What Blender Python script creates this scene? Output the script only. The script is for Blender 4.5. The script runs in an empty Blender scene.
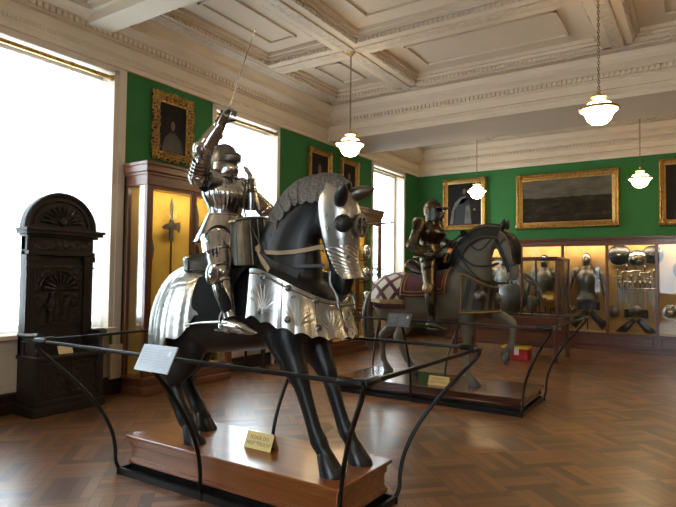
import bpy, math, random
import numpy as np
from mathutils import Vector, Matrix
random.seed(7)
S = bpy.context.scene
COL = S.collection
PI = math.pi
ORG = {}                      # world origin of every thing and part

def V3(*a): return np.array(a, float)
def nrm(v):
    v = np.array(v, float); n = np.linalg.norm(v)
    return v / n if n > 1e-9 else v
def cr(pts, n):               # Catmull-Rom resample of rows of numbers
    P = np.array(pts, float); m = len(P); out = []
    for i in range(n):
        t = i / (n - 1) * (m - 1); k = min(int(t), m - 2); f = t - k
        p0 = P[max(k - 1, 0)]; p1 = P[k]; p2 = P[k + 1]; p3 = P[min(k + 2, m - 1)]
        out.append(.5 * (2 * p1 + (p2 - p0) * f + (2 * p0 - 5 * p1 + 4 * p2 - p3) * f * f + (3 * p1 - p0 - 3 * p2 + p3) * f ** 3))
    return np.array(out)
def perp(d):
    d = nrm(d); a = V3(0, 0, 1) if abs(d[2]) < .9 else V3(1, 0, 0)
    u = nrm(np.cross(a, d)); return u, np.cross(d, u)

# ---------------------------------------------------------------- materials
def newmat(name):
    m = bpy.data.materials.new(name); m.use_nodes = True
    return m, m.node_tree.nodes, m.node_tree.links, m.node_tree.nodes['Principled BSDF']
def ramp(N, stops):
    r = N.new('ShaderNodeValToRGB'); e = r.color_ramp.elements
    e[0].position, e[0].color = stops[0][0], (*stops[0][1], 1)
    e[1].position, e[1].color = stops[-1][0], (*stops[-1][1], 1)
    for p, c in stops[1:-1]:
        k = e.new(p); k.color = (*c, 1)
    return r
def coords(N, L, scale=(1, 1, 1), rot=(0, 0, 0), kind='Object'):
    t = N.new('ShaderNodeTexCoord'); mp = N.new('ShaderNodeMapping')
    mp.inputs['Scale'].default_value = scale; mp.inputs['Rotation'].default_value = rot
    L.new(t.outputs[kind], mp.inputs[0]); return mp.outputs[0]
def noise(N, L, vec, scale, detail=4, rough=.55):
    n = N.new('ShaderNodeTexNoise'); n.inputs['Scale'].default_value = scale
    n.inputs['Detail'].default_value = detail; n.inputs['Roughness'].default_value = rough
    L.new(vec, n.inputs['Vector']); return n.outputs['Fac']
def bump(N, L, b, h, strength=.3, dist=.01):
    k = N.new('ShaderNodeBump'); k.inputs['Strength'].default_value = strength; k.inputs['Distance'].default_value = dist
    L.new(h, k.inputs['Height']); L.new(k.outputs[0], b.inputs['Normal'])
def mat(name, c, rough=.5, metal=0, var=.25, nscale=6, bmp=0, bscale=60, coat=0, spec=.5, stretch=(1, 1, 1), sheen=0):
    m, N, L, b = newmat(name)
    v = coords(N, L, stretch)
    c = np.array(c, float)
    r = ramp(N, [(.3, tuple(c * (1 - var))), (.7, tuple(np.minimum(c * (1 + var), 1)))])
    L.new(noise(N, L, v, nscale), r.inputs[0]); L.new(r.outputs[0], b.inputs['Base Color'])
    b.inputs['Roughness'].default_value = rough; b.inputs['Metallic'].default_value = metal
    b.inputs['Coat Weight'].default_value = coat; b.inputs['Coat Roughness'].default_value = .08
    b.inputs['Specular IOR Level'].default_value = spec
    b.inputs['Sheen Weight'].default_value = sheen
    if bmp: bump(N, L, b, noise(N, L, v, bscale), bmp, .004)
    return m
def wood(name, dark, light, rough=.35, coat=.3, along='x', sc=1.0):
    m, N, L, b = newmat(name)
    s = {'x': (.6, 9, 9), 'y': (9, .6, 9), 'z': (9, 9, .6)}[along]
    v = coords(N, L, tuple(k * sc for k in s))
    r = ramp(N, [(.25, dark), (.55, tuple((np.array(dark) + np.array(light)) / 2)), (.8, light)])
    f = noise(N, L, v, 2.2, 8, .62)
    L.new(f, r.inputs[0]); L.new(r.outputs[0], b.inputs['Base Color'])
    b.inputs['Roughness'].default_value = rough; b.inputs['Coat Weight'].default_value = coat; b.inputs['Coat Roughness'].default_value = .15
    bump(N, L, b, f, .08, .003)
    return m
def steel(name, c, rough, var=.2, bmp=.05, dark=None):
    m, N, L, b = newmat(name)
    v = coords(N, L)
    c = np.array(c, float)
    f = noise(N, L, v, 9, 6, .6)
    r = ramp(N, [(.3, tuple(dark if dark is not None else c * (1 - var))), (.65, tuple(c))])
    L.new(f, r.inputs[0]); L.new(r.outputs[0], b.inputs['Base Color'])
    b.inputs['Metallic'].default_value = 1
    rr = N.new('ShaderNodeMapRange'); rr.inputs['To Min'].default_value = rough * .75; rr.inputs['To Max'].default_value = rough * 1.3
    L.new(noise(N, L, v, 22, 5), rr.inputs[0]); L.new(rr.outputs[0], b.inputs['Roughness'])
    if bmp: bump(N, L, b, noise(N, L, v, 14, 3), bmp, .01)
    return m
def emis(name, c, s):
    m, N, L, b = newmat(name)
    b.inputs['Base Color'].default_value = (*c, 1); b.inputs['Emission Color'].default_value = (*c, 1)
    b.inputs['Emission Strength'].default_value = s; return m
def glassmat(name, refl=.9, tint=(.97, .98, .97)):
    m = bpy.data.materials.new(name); m.use_nodes = True
    N, L = m.node_tree.nodes, m.node_tree.links; N.clear()
    o = N.new('ShaderNodeOutputMaterial'); t = N.new('ShaderNodeBsdfTransparent'); g = N.new('ShaderNodeBsdfGlossy')
    x = N.new('ShaderNodeMixShader'); f = N.new('ShaderNodeFresnel'); k = N.new('ShaderNodeMath'); k.operation = 'MULTIPLY'
    f.inputs[0].default_value = 1.45; k.inputs[1].default_value = refl
    t.inputs[0].default_value = (*tint, 1); g.inputs['Roughness'].default_value = .01
    L.new(f.outputs[0], k.inputs[0]); L.new(k.outputs[0], x.inputs[0]); L.new(t.outputs[0], x.inputs[1]); L.new(g.outputs[0], x.inputs[2])
    L.new(x.outputs[0], o.inputs[0]); return m

# ---------------------------------------------------------------- mesh builder
class MB:
    def __init__(s): s.v = []; s.f = []; s.mi = []; s.cur = 0; s.n = 0
    def add(s, vs, fs):
        vs = np.asarray(vs, float).reshape(-1, 3)
        s.v.append(vs); s.f += [tuple(i + s.n for i in f) for f in fs]; s.mi += [s.cur] * len(fs); s.n += len(vs); return s
    def box(s, a, b):
        (x0, y0, z0), (x1, y1, z1) = np.minimum(a, b), np.maximum(a, b)
        return s.add([(x0, y0, z0), (x1, y0, z0), (x1, y1, z0), (x0, y1, z0), (x0, y0, z1), (x1, y0, z1), (x1, y1, z1), (x0, y1, z1)],
                     [(0, 3, 2, 1), (4, 5, 6, 7), (0, 1, 5, 4), (1, 2, 6, 5), (2, 3, 7, 6), (3, 0, 4, 7)])
    def rings(s, R, closed=True, cap=True, loop=False):
        R = np.asarray(R, float); m, k = R.shape[:2]; fs = []
        for i in range(m if loop else m - 1):
            for j in range(k if closed else k - 1):
                a, b = i * k + j, i * k + (j + 1) % k; i2 = (i + 1) % m
                c, d = i2 * k + (j + 1) % k, i2 * k + j
                fs.append((a, b, c, d))
        if cap and closed and not loop:
            fs.append(tuple(range(k - 1, -1, -1))); fs.append(tuple((m - 1) * k + j for j in range(k)))
        return s.add(R.reshape(-1, 3), fs)
    def tube(s, path, r, n=10, ry=None, up=None, res=None, cap=True, round_ends=False, loop=False):
        """path rows of xyz; r, ry (second half-axis) scalar or per point; up: direction of the ry axis"""
        P = np.array(path, float)
        r = np.broadcast_to(np.array(r, float), (len(P),)).copy()
        ry = r.copy() if ry is None else np.broadcast_to(np.array(ry, float), (len(P),)).copy()
        A = np.column_stack([P, r, ry])
        if res: A = cr(A, res)
        P, r, ry = A[:, :3], np.maximum(A[:, 3], 1e-4), np.maximum(A[:, 4], 1e-4)
        T = np.gradient(P, axis=0) if not loop else np.roll(P, -1, 0) - np.roll(P, 1, 0)
        if round_ends and not loop:
            d0, d1 = nrm(T[0]), nrm(T[-1]); e = []
            for a in (80, 55, 28):
                q = math.radians(a); e.append((P[0] - d0 * r[0] * math.sin(q) , r[0] * math.cos(q), ry[0] * math.cos(q), T[0]))
            st = e; e2 = []
            for a in (28, 55, 80):
                q = math.radians(a); e2.append((P[-1] + d1 * r[-1] * math.sin(q), r[-1] * math.cos(q), ry[-1] * math.cos(q), T[-1]))
            P = np.array([k[0] for k in st] + list(P) + [k[0] for k in e2]); r2 = [k[1] for k in st] + list(r) + [k[1] for k in e2]
            ry = np.array([k[2] for k in st] + list(ry) + [k[2] for k in e2]); T = np.array([k[3] for k in st] + list(T) + [k[3] for k in e2]); r = np.array(r2)
        R = []; u = None
        for i in range(len(P)):
            t = nrm(T[i])
            if up is not None:
                w = np.array(up, float); w = nrm(w - t * (w @ t)); uu = np.cross(w, t)
            else:
                if u is None: uu, w = perp(t)
                else:
                    uu = nrm(u - t * (u @ t)); w = np.cross(t, uu)
            u = uu
            R.append([P[i] + uu * r[i] * math.cos(2 * PI * j / n) + w * ry[i] * math.sin(2 * PI * j / n) for j in range(n)])
        return s.rings(R, cap=cap, loop=loop)
    def cyl(s, a, b, r0, r1=None, n=16): return s.tube([a, b], [r0, r0 if r1 is None else r1], n)
    def lathe(s, prof, c=(0, 0, 0), axis=(0, 0, 1), n=24, cap=True, sx=1, sy=1, a0=0, a1=2 * PI):
        axis = nrm(axis); u, w = (V3(1, 0, 0), V3(0, 1, 0)) if axis[2] > .99 else perp(axis)
        full = abs(a1 - a0 - 2 * PI) < 1e-6; k = n if full else n + 1; R = []
        for r, z in prof:
            R.append([np.array(c) + axis * z + u * max(r, 1e-4) * sx * math.cos(a0 + (a1 - a0) * j / n) + w * max(r, 1e-4) * sy * math.sin(a0 + (a1 - a0) * j / n) for j in range(k)])
        return s.rings(R, closed=full, cap=cap)
    def ell(s, c, r, n=16, m=10, rot=None):
        R = []
        for i in range(m + 1):
            q = -PI / 2 + PI * (i + .001) / (m + .002)
            ring = np.array([(r[0] * math.cos(q) * math.cos(2 * PI * j / n), r[1] * math.cos(q) * math.sin(2 * PI * j / n), r[2] * math.sin(q)) for j in range(n)])
            if rot is not None: ring = ring @ np.array(rot).T
            R.append(ring + np.array(c))
        return s.rings(R)
    def prism(s, poly, d, thick):
        """poly: 3d points of a planar outline, extruded along d by thick"""
        P = np.array(poly, float); D = nrm(d) * thick; k = len(P)
        return s.add(np.vstack([P, P + D]), [tuple(range(k - 1, -1, -1)), tuple(range(k, 2 * k))] + [(j, (j + 1) % k, k + (j + 1) % k, k + j) for j in range(k)])
    def sheet(s, G, thick=0, inward=None):
        """grid of points; thick: pushes a second skin inside along the grid normal"""
        G = np.asarray(G, float); m, k = G.shape[:2]
        if not thick:
            return s.rings(G, closed=False, cap=False)
        du = np.gradient(G, axis=0); dv = np.gradient(G, axis=1); nn = np.cross(du, dv); l = np.linalg.norm(nn, axis=2, keepdims=True); nn = nn / np.maximum(l, 1e-9)
        B = G + nn * thick; idx = lambda i, j, t: t * m * k + i * k + j; fs = []
        for i in range(m - 1):
            for j in range(k - 1):
                fs.append((idx(i, j, 0), idx(i, j + 1, 0), idx(i + 1, j + 1, 0), idx(i + 1, j, 0)))
                fs.append((idx(i, j, 1), idx(i + 1, j, 1), idx(i + 1, j + 1, 1), idx(i, j + 1, 1)))
        for i in range(m - 1):
            for j in (0, k - 1):
                fs.append((idx(i, j, 0), idx(i + 1, j, 0), idx(i + 1, j, 1), idx(i, j, 1)))
        for j in range(k - 1):
            for i in (0, m - 1):
                fs.append((idx(i, j, 0), idx(i, j, 1), idx(i, j + 1, 1), idx(i, j + 1, 0)))
        return s.add(np.vstack([G.reshape(-1, 3), B.reshape(-1, 3)]), fs)
    def verts(s): return np.vstack(s.v)
    def xform(s, fn): s.v = [fn(np.vstack(s.v))]; return s
    def build(s, name, m, parent=None, smooth=True, bevel=0, angle=35, org=None, remesh=0, iters=0, sub=0):
        v = s.verts()
        if org is not None: o0 = np.array(org, float)
        else: o0 = ORG[parent.name] if parent is not None else np.zeros(3)
        me = bpy.data.meshes.new(name); me.from_pydata([tuple(p) for p in v - o0], [], s.f)
        ms = m if isinstance(m, (list, tuple)) else [m]
        for q in ms: me.materials.append(q)
        if len(ms) > 1:
            me.polygons.foreach_set('material_index', s.mi)
        o = bpy.data.objects.new(name, me)
        if remesh or bevel or sub:
            COL.objects.link(o)
            if remesh:
                k = o.modifiers.new('r', 'REMESH'); k.mode = 'VOXEL'; k.voxel_size = remesh
                if iters:
                    k = o.modifiers.new('s', 'SMOOTH'); k.factor = .5; k.iterations = iters
            if bevel:
                k = o.modifiers.new('b', 'BEVEL'); k.width = bevel; k.segments = 2; k.limit_method = 'ANGLE'; k.angle_limit = math.radians(40)
            if sub:
                k = o.modifiers.new('u', 'SUBSURF'); k.levels = sub; k.render_levels = sub
            dg = bpy.context.evaluated_depsgraph_get()
            me2 = bpy.data.meshes.new_from_object(o.evaluated_get(dg))
            o.modifiers.clear(); o.data = me2; bpy.data.meshes.remove(me); me = me2; me.name = name
            if not len(me.materials):
                for q in ms: me.materials.append(q)
        else: COL.objects.link(o)
        if smooth:
            me.polygons.foreach_set('use_smooth', [True] * len(me.polygons))
            try: me.set_sharp_from_angle(angle=math.radians(angle))
            except Exception: pass
        me.validate(); me.update()
        if parent is not None: o.parent = parent
        else: o.location = o0 if org is not None else (0, 0, 0)
        ORG[o.name] = o0
        return o

def tag(o, label=None, cat=None, group=None, kind=None):
    if label: o['label'] = label
    if cat: o['category'] = cat
    if group: o['group'] = group
    if kind: o['kind'] = kind
    return o
def thing(name, loc, label, cat, group=None):
    o = bpy.data.objects.new(name, None); COL.objects.link(o); o.location = loc; o.empty_display_size = .1
    ORG[o.name] = np.array(loc, float); return tag(o, label, cat, group)
def dup(root, loc=None, rotz=None, label=None, group=None, cat=None):
    def cp(o, par):
        c = o.copy(); COL.objects.link(c); c.parent = par
        for ch in list(KIDS.get(o.name, [])): cp(ch, c)
        return c
    KIDS = {}
    for o in bpy.data.objects:
        if o.parent: KIDS.setdefault(o.parent.name, []).append(o)
    r = cp(root, None)
    if loc is not None: r.location = loc
    if rotz is not None: r.rotation_euler = (0, 0, rotz)
    if label: r['label'] = label
    if group: r['group'] = group
    return r
def struct(mb, name, m, **k):
    k.setdefault('smooth', False)
    return tag(mb.build(name, m, **k), kind='structure')
def text_mesh(txt, size, org, ux, uy, align='CENTER', depth=.0008):
    """vertices of lettering laid on a plane with axes ux, uy, as a MB"""
    cu = bpy.data.curves.new('t', 'FONT'); cu.body = txt; cu.size = size; cu.align_x = align; cu.align_y = 'CENTER'; cu.extrude = depth; cu.space_line = .95
    o = bpy.data.objects.new('t', cu); COL.objects.link(o)
    dg = bpy.context.evaluated_depsgraph_get(); me = bpy.data.meshes.new_from_object(o.evaluated_get(dg))
    ux, uy = nrm(ux), nrm(uy); un = np.cross(ux, uy)
    v = np.array([q.co[:] for q in me.vertices]); f = [tuple(p.vertices) for p in me.polygons]
    mb = MB(); mb.add(np.array(org) + v[:, :1] * ux + v[:, 1:2] * uy + v[:, 2:3] * un, f)
    bpy.data.objects.remove(o); bpy.data.curves.remove(cu); bpy.data.meshes.remove(me)
    return mb
# ================================================================ palette
M = {}
M['green'] = mat('green_wall_paint', (.032, .15, .042), .75, var=.08, nscale=2, bmp=.04, bscale=140, spec=.25)
M['backwall'] = mat('warm_grey_wall', (.20, .165, .13), .75, var=.08, nscale=2)
M['cream'] = mat('cream_paint', (.66, .57, .46), .6, var=.05, nscale=2, spec=.3)
M['ceil'] = mat('ceiling_paint', (.62, .535, .43), .75, var=.04, nscale=1.5, spec=.2)
M['brass'] = steel('brass', (.62, .40, .13), .28, var=.4)
M['iron'] = mat('wrought_iron', (.018, .017, .017), .38, metal=.6, var=.3, bmp=.1)
M['glass'] = glassmat('case_glass', .75)
M['pane'] = glassmat('window_glass', .5)
M['mahog'] = wood('case_mahogany', (.05, .014, .007), (.20, .066, .028), .32, .35, 'z')
M['mahogx'] = wood('case_mahogany_x', (.05, .014, .007), (.19, .06, .026), .32, .35, 'x')
M['mahogy'] = wood('case_mahogany_y', (.06, .017, .008), (.22, .075, .03), .32, .35, 'y')
M['gold'] = None
def carved(name, c, sc, strength=.8, metal=0, rough=.6, dark=.35):
    m, N, L, b = newmat(name)
    v = coords(N, L)
    w = N.new('ShaderNodeTexVoronoi'); w.inputs['Scale'].default_value = sc; w.feature = 'SMOOTH_F1'; L.new(v, w.inputs['Vector'])
    r = ramp(N, [(.05, tuple(c)), (.75, tuple(np.array(c) * dark))]); L.new(w.outputs['Distance'], r.inputs[0]); L.new(r.outputs[0], b.inputs['Base Color'])
    b.inputs['Metallic'].default_value = metal; b.inputs['Roughness'].default_value = rough
    k = N.new('ShaderNodeMath'); k.operation = 'MULTIPLY'; k.inputs[1].default_value = -1; L.new(w.outputs['Distance'], k.inputs[0])
    bump(N, L, b, k.outputs[0], strength, .02)
    return m
M['carve'] = carved('carved_plaster', (.60, .51, .40), 17, .9, dark=.8)
M['gilt'] = carved('gilt_frame', (.56, .33, .09), 26, .5, .75, .36, .45)
M['gilt2'] = mat('gilt_slip', (.55, .33, .1), .35, metal=.8, var=.25, nscale=20)

def parquet():
    m, N, L, b = newmat('oak_parquet')
    t = N.new('ShaderNodeTexCoord')
    def br(rot):
        mp = N.new('ShaderNodeMapping'); mp.inputs['Rotation'].default_value = (0, 0, rot); L.new(t.outputs['Object'], mp.inputs[0])
        k = N.new('ShaderNodeTexBrick'); k.inputs['Scale'].default_value = 1; k.inputs['Brick Width'].default_value = .42; k.inputs['Row Height'].default_value = .084
        k.offset = 0; k.inputs['Mortar Size'].default_value = .0022; k.inputs['Mortar Smooth'].default_value = .3; k.inputs['Bias'].default_value = -.1
        k.inputs['Color1'].default_value = (.27, .118, .036, 1); k.inputs['Color2'].default_value = (.088, .039, .016, 1); k.inputs['Mortar'].default_value = (.03, .014, .008, 1)
        L.new(mp.outputs[0], k.inputs[0]); return k, mp
    a, ma = br(PI / 4); c, mc = br(PI / 4 + PI / 2)
    ch = N.new('ShaderNodeTexChecker'); ch.inputs['Scale'].default_value = 1 / .42; L.new(ma.outputs[0], ch.inputs[0])
    x = N.new('ShaderNodeMix'); x.data_type = 'RGBA'; L.new(ch.outputs['Fac'], x.inputs['Factor']); L.new(a.outputs['Color'], x.inputs['A']); L.new(c.outputs['Color'], x.inputs['B'])
    n1 = noise(N, L, t.outputs['Object'], 1.3, 5, .6)
    r = ramp(N, [(.3, (.80, .77, .75)), (.7, (1.18, 1.15, 1.1))]); L.new(n1, r.inputs[0])
    y = N.new('ShaderNodeMix'); y.data_type = 'RGBA'; y.blend_type = 'MULTIPLY'; y.inputs['Factor'].default_value = 1
    L.new(x.outputs['Result'], y.inputs['A']); L.new(r.outputs[0], y.inputs['B'])
    v2 = coords(N, L, (3, 40, 1), (0, 0, PI / 4)); n2 = noise(N, L, v2, 2, 6, .7)
    r2 = ramp(N, [(.3, (.75, .75, .75)), (.7, (1.2, 1.2, 1.2))]); L.new(n2, r2.inputs[0])
    z = N.new('ShaderNodeMix'); z.data_type = 'RGBA'; z.blend_type = 'MULTIPLY'; z.inputs['Factor'].default_value = .6
    L.new(y.outputs['Result'], z.inputs['A']); L.new(r2.outputs[0], z.inputs['B'])
    L.new(z.outputs['Result'], b.inputs['Base Color'])
    mr = N.new('ShaderNodeMapRange'); mr.inputs['To Min'].default_value = .34; mr.inputs['To Max'].default_value = .42
    L.new(noise(N, L, t.outputs['Object'], 3.5, 5, .65), mr.inputs[0]); L.new(mr.outputs[0], b.inputs['Roughness'])
    f = N.new('ShaderNodeMix'); f.data_type = 'FLOAT'; L.new(ch.outputs['Fac'], f.inputs['Factor']); L.new(a.outputs['Fac'], f.inputs['A']); L.new(c.outputs['Fac'], f.inputs['B'])
    k = N.new('ShaderNodeMath'); k.operation = 'MULTIPLY_ADD'; k.inputs[1].default_value = -1; L.new(f.outputs['Result'], k.inputs[0]); k.inputs[2].default_value = 0
    b.inputs['Coat Weight'].default_value = 1.0; b.inputs['Coat Roughness'].default_value = .27
    return m
M['parquet'] = parquet()

# ================================================================ room shell
XL, XR, YB, YF = -6.4, 3.4, -3.6, 13.75
ZG, ZC, ZP = 4.25, 4.9, 5.06        # top of green, underside of ribs, coffer panels
WIN = [(-.6, 1.05), (2.8, 4.49), (6.18, 7.84), (11.24, 12.97)]
WZ0, WZ1 = .86, 4.19
struct(MB().box((XL - .4, YB - .2, -.12), (XR + .2, YF + .2, 0)), 'floor', M['parquet'])
mb = MB(); y = YB - .2
for a, c in WIN + [(YF + .2, None)]:
    mb.box((XL - .4, y, 0), (XL, a, ZG + .05)); y = c
for a, c in WIN: mb.box((XL - .4, a, ZG - .05), (XL, c, ZG + .05)); mb.box((XL - .4, a, 0), (XL - .12, c, WZ0 - .06))
mb.box((XL - .4, YB - .2, ZG + .05), (XL, YF + .2, 5.3))
struct(mb, 'wall_left', M['green'])
struct(MB().box((XL, YF, 0), (XR + .2, YF + .2, 5.3)), 'wall_far', M['green'])
struct(MB().box((XR, YB, 0), (XR + .2, YF, 5.3)), 'wall_right', M['backwall'])
BW = (-1.7, .1)
mb = MB().box((XL, YB - .2, 0), (BW[0], YB, 5.3)).box((BW[1], YB - .2, 0), (XR + .2, YB, 5.3)).box((BW[0], YB - .2, WZ1), (BW[1], YB, 5.3)).box((BW[0], YB - .2, 0), (BW[1], YB, WZ0)); struct(mb, 'wall_back', M['backwall'])
mb = MB(); 
for a, c in ((BW[0], BW[0] + .06), (BW[1] - .06, BW[1])): mb.box((a, YB - .2, WZ0), (c, YB + .02, WZ1))
mb.box((BW[0], YB - .2, WZ1 - .06), (BW[1], YB + .02, WZ1)).box((BW[0], YB - .2, WZ0), (BW[1], YB + .04, WZ0 + .05)); wb = struct(mb, 'window_5', M['cream'])
MB().box((BW[0] + .06, YB - .13, WZ0 + .05), (BW[1] - .06, YB - .124, WZ1 - .06)).build('pane', M['pane'], wb, smooth=False)
# windows: jamb lining, sash, glazing, sill, panel below
for i, (a, c) in enumerate(WIN):
    n = i + 1
    w = MB()
    for y0, y1 in ((a - .005, a + .07), (c - .07, c + .005)): w.box((XL - .34, y0, WZ0 - .02), (XL + .018, y1, WZ1 + .03))
    w.box((XL - .34, a, WZ1 - .02), (XL + .018, c, WZ1 + .06))
    fr = struct(w, 'window_%d' % n, M['cream'], bevel=.006)
    s = MB()
    for y0, y1 in ((a + .07, a + .12), (c - .12, c - .07)): s.box((XL - .3, y0, WZ0), (XL - .24, y1, WZ1 - .02))
    for z0, z1 in ((WZ0, WZ0 + .08) , (WZ1 - .09, WZ1 - .02)): s.box((XL - .3, a + .12, z0), (XL - .24, c - .12, z1))
    s.build('sash', M['cream'], fr, smooth=False)
    MB().box((XL - .275, a + .12, WZ0 + .08), (XL - .269, c - .12, WZ1 - .09)).build('pane', M['pane'], fr, smooth=False)
    MB().box((XL - .34, a - .06, WZ0 - .06), (XL + .05, c + .06, WZ0)).build('sill', M['cream'], fr, smooth=False, bevel=.012)
    p = MB().box((XL - .12, a + .0, .22), (XL - .05, c, WZ0 - .06))
    for y0, y1 in ((a + .1, (a + c) / 2 - .06), ((a + c) / 2 + .06, c - .1)):
        for q0, q1, r0, r1 in ((y0, y1, .30, .33), (y0, y1, .68, .71), (y0, y0 + .03, .33, .68), (y1 - .03, y1, .33, .68)): p.box((XL - .05, q0, r0), (XL - .035, q1, r1))
    p.box((XL - .05, a, .22), (XL - .02, c, .27))
    struct(p, 'trim_%d' % n, M['cream'], bevel=.004)
struct(MB().box((XL, 4.49, .2), (XL + .03, 4.60, 4.25)).box((XL, 4.44, .2), (XL + .06, 4.605, .62)).box((XL, 4.43, .55), (XL + .075, 4.607, .64)), 'trim_6', M['cream'], bevel=.006)
M['skirt'] = wood('dark_skirting', (.016, .007, .005), (.045, .018, .011), .4, .2, 'y')
mb = MB(); mb.box((XL - .12, YB, 0), (XL + .02, YF, .21)).box((XL + .02, YB, 0), (XL + .035, YF, .12)); struct(mb, 'baseboard_left', M['skirt'])
struct(MB().box((XL, YF - .03, 0), (XR, YF, .21)), 'baseboard_far', M['skirt'])

# sheer blinds: white net hanging in every window
def sheer():
    m = bpy.data.materials.new('white_net'); m.use_nodes = True
    N, L = m.node_tree.nodes, m.node_tree.links; N.clear()
    o = N.new('ShaderNodeOutputMaterial'); t = N.new('ShaderNodeBsdfTransparent'); g = N.new('ShaderNodeBsdfTranslucent'); d = N.new('ShaderNodeBsdfDiffuse')
    for q in (g, d): q.inputs[0].default_value = (.93, .93, .9, 1)
    x = N.new('ShaderNodeMixShader'); x.inputs[0].default_value = .25; L.new(g.outputs[0], x.inputs[1]); L.new(d.outputs[0], x.inputs[2])
    k = N.new('ShaderNodeMixShader'); k.inputs[0].default_value = .45; L.new(t.outputs[0], k.inputs[1]); L.new(x.outputs[0], k.inputs[2]); L.new(k.outputs[0], o.inputs[0])
    return m
M['net'] = sheer()
for i, (a, c) in enumerate(WIN):
    G = []
    for z in np.linspace(WZ0 + .01, WZ1 - .12, 4):
        G.append([(XL - .13 + .008 * math.sin(yy * 38) * (1.1 - .15 * z), yy, z) for yy in np.linspace(a + .075, c - .075, 120)])
    where = ['out of sight beside the back wall', 'behind the carved throne', 'behind the raised sword arm', 'nearest the far left corner'][i]
    if i < 3: tag(MB().sheet(G).build('net_curtain', M['net'], None), 'white net curtain in the window ' + where, 'curtain')
    r = thing('curtain_rod', (XL - .02, (a + c) / 2, WZ1 - .085), 'brass curtain rod across the window ' + where, 'curtain rod')
    MB().cyl((XL - .02, a + .075, WZ1 - .085), (XL - .02, c - .075, WZ1 - .085), .026).build('rod', M['brass'], r)
    for yy in (a + .085, c - .085): MB().lathe([(0, -.03), (.036, -.028), (.04, 0), (.036, .028), (0, .03)], (XL - .02, yy, WZ1 - .085), (0, 1, 0), 14).build('finial', M['brass'], r)
    yy = a + (c - a) * .62
    MB().lathe([(.026, -.012), (.034, -.01), (.034, .01), (.026, .012)], (XL - .02, yy, WZ1 - .085), (0, 1, 0), 14).cyl((XL - .02, yy, WZ1 - .11), (XL - .02, yy, WZ1 - .16), .006).build('ring', M['brass'], r)

# iron balcony railing seen through the last window
rl = thing('balcony_railing', (XL - .75, 12.1, .75), 'dark iron lattice railing outside the far left window', 'railing')
mb = MB()
for z in (.95, 1.25, 1.85): mb.box((XL - .76, 11.0, z), (XL - .73, 13.3, z + .025))
mb.build('rail', M['iron'], rl, smooth=False)
mb = MB()
for k in range(22):
    yy = 11.02 + k * .108
    mb.cyl((XL - .745, yy, .75), (XL - .745, yy, 1.95), .011, n=6)
    for z in (1.1, 1.4, 1.6, 1.75): mb.ell((XL - .745, yy + .03, z), (.012, .035, .05), 8, 6)
mb.build('baluster_panel', M['iron'], rl)
struct(MB().box((XL - 1.1, 10.7, .55), (XL - .4, 13.5, .75)), 'trim_9', M['cream'])

# ---------------------------------------------------------------- cornices, beams, coffered ceiling
PROF = [(0, 4.25), (.05, 4.25), (.05, 4.31), (.075, 4.33), (.075, 4.40), (.055, 4.42), (.055, 4.545), (.10, 4.56), (.10, 4.63), (.17, 4.65), (.20, 4.68), (.28, 4.72), (.28, 4.78), (.33, 4.84), (.36, 4.90), (0, 4.90)]
def cornice(name, p0, p1, nd, zs=0.0):
    """p0->p1 run along a wall, nd: direction it juts out; dentils cut as blocks"""
    p0, p1, nd = np.array(p0, float), np.array(p1, float), np.array(nd, float); run = nrm(p1 - p0)
    mb = MB()
    R = [[q + nd * p + V3(0, 0, z + zs) for p, z in PROF] for q in (p0, p1)]
    mb.rings(R)
    L = np.linalg.norm(p1 - p0); k = int(L / .075)
    for j in range(k):
        c = p0 + run * (j + .5) * L / k; a = c - run * .024 + nd * .09 + V3(0, 0, 4.575 + zs); b = c + run * .024 + nd * .15 + V3(0, 0, 4.64 + zs); mb.box(a, b)
    k = int(L / .045)
    for j in range(k):
        c = p0 + run * (j + .5) * L / k; mb.box(c - run * .013 + nd * .05 + V3(0, 0, 4.345 + zs), c + run * .013 + nd * .088 + V3(0, 0, 4.392 + zs))
    return struct(mb, name, M['cream'])
Y1, Y2, Y3, Y4 = 3.93, 4.25, 9.36, 10.62      # near beam, far beam
cornice('cornice_left', (XL, YB, 0), (XL, YF, 0), (1, 0, 0))
cornice('cornice_far', (XL, YF, 0), (XR, YF, 0), (0, -1, 0))
cornice('cornice_right', (XR, YB, 0), (XR, YF, 0), (-1, 0, 0))
cornice('cornice_beam', (XL, Y3, 0), (XR, Y3, 0), (0, -1, 0), .04)
cornice('cornice_beam_rear', (XL, Y4, 0), (XR, Y4, 0), (0, 1, 0), .04)
mb = MB().box((XL, Y3, 4.29), (XR, Y4, 5.3)); struct(mb, 'beam_far', M['ceil'])
mb = MB().box((XL + .02, Y1, 4.60), (XR, Y2, 5.3))
for yy, s in ((Y1, -1), (Y2, 1)):
    mb.box((XL + .12, yy, 4.72), (XR, yy + s * .05, 4.78)); mb.box((XL + .12, yy, 4.78), (XR, yy + s * .10, 4.9)); 
struct(mb, 'beam_near', M['ceil'])
mb = MB()
mb.box((XL, YB, ZP), (XR, YF, ZP + .2))
def bandx(y, hw): mb.box((XL, y - hw, ZC + .001), (XR, y + hw, ZP))
def bandy(x, hw, y0, y1): mb.box((x - hw, y0, ZC), (x + hw, y1, ZP))
BX = (-4.33, -.96, 2.4); hw = .2
bays = [(YB, Y1), (Y2, Y3 - .3), (Y4 + .3, YF - .3)]
mids = [1.0, 6.95, None]
strips = MB(); inner = MB(); eggs = MB()
cells_all = []
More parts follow.
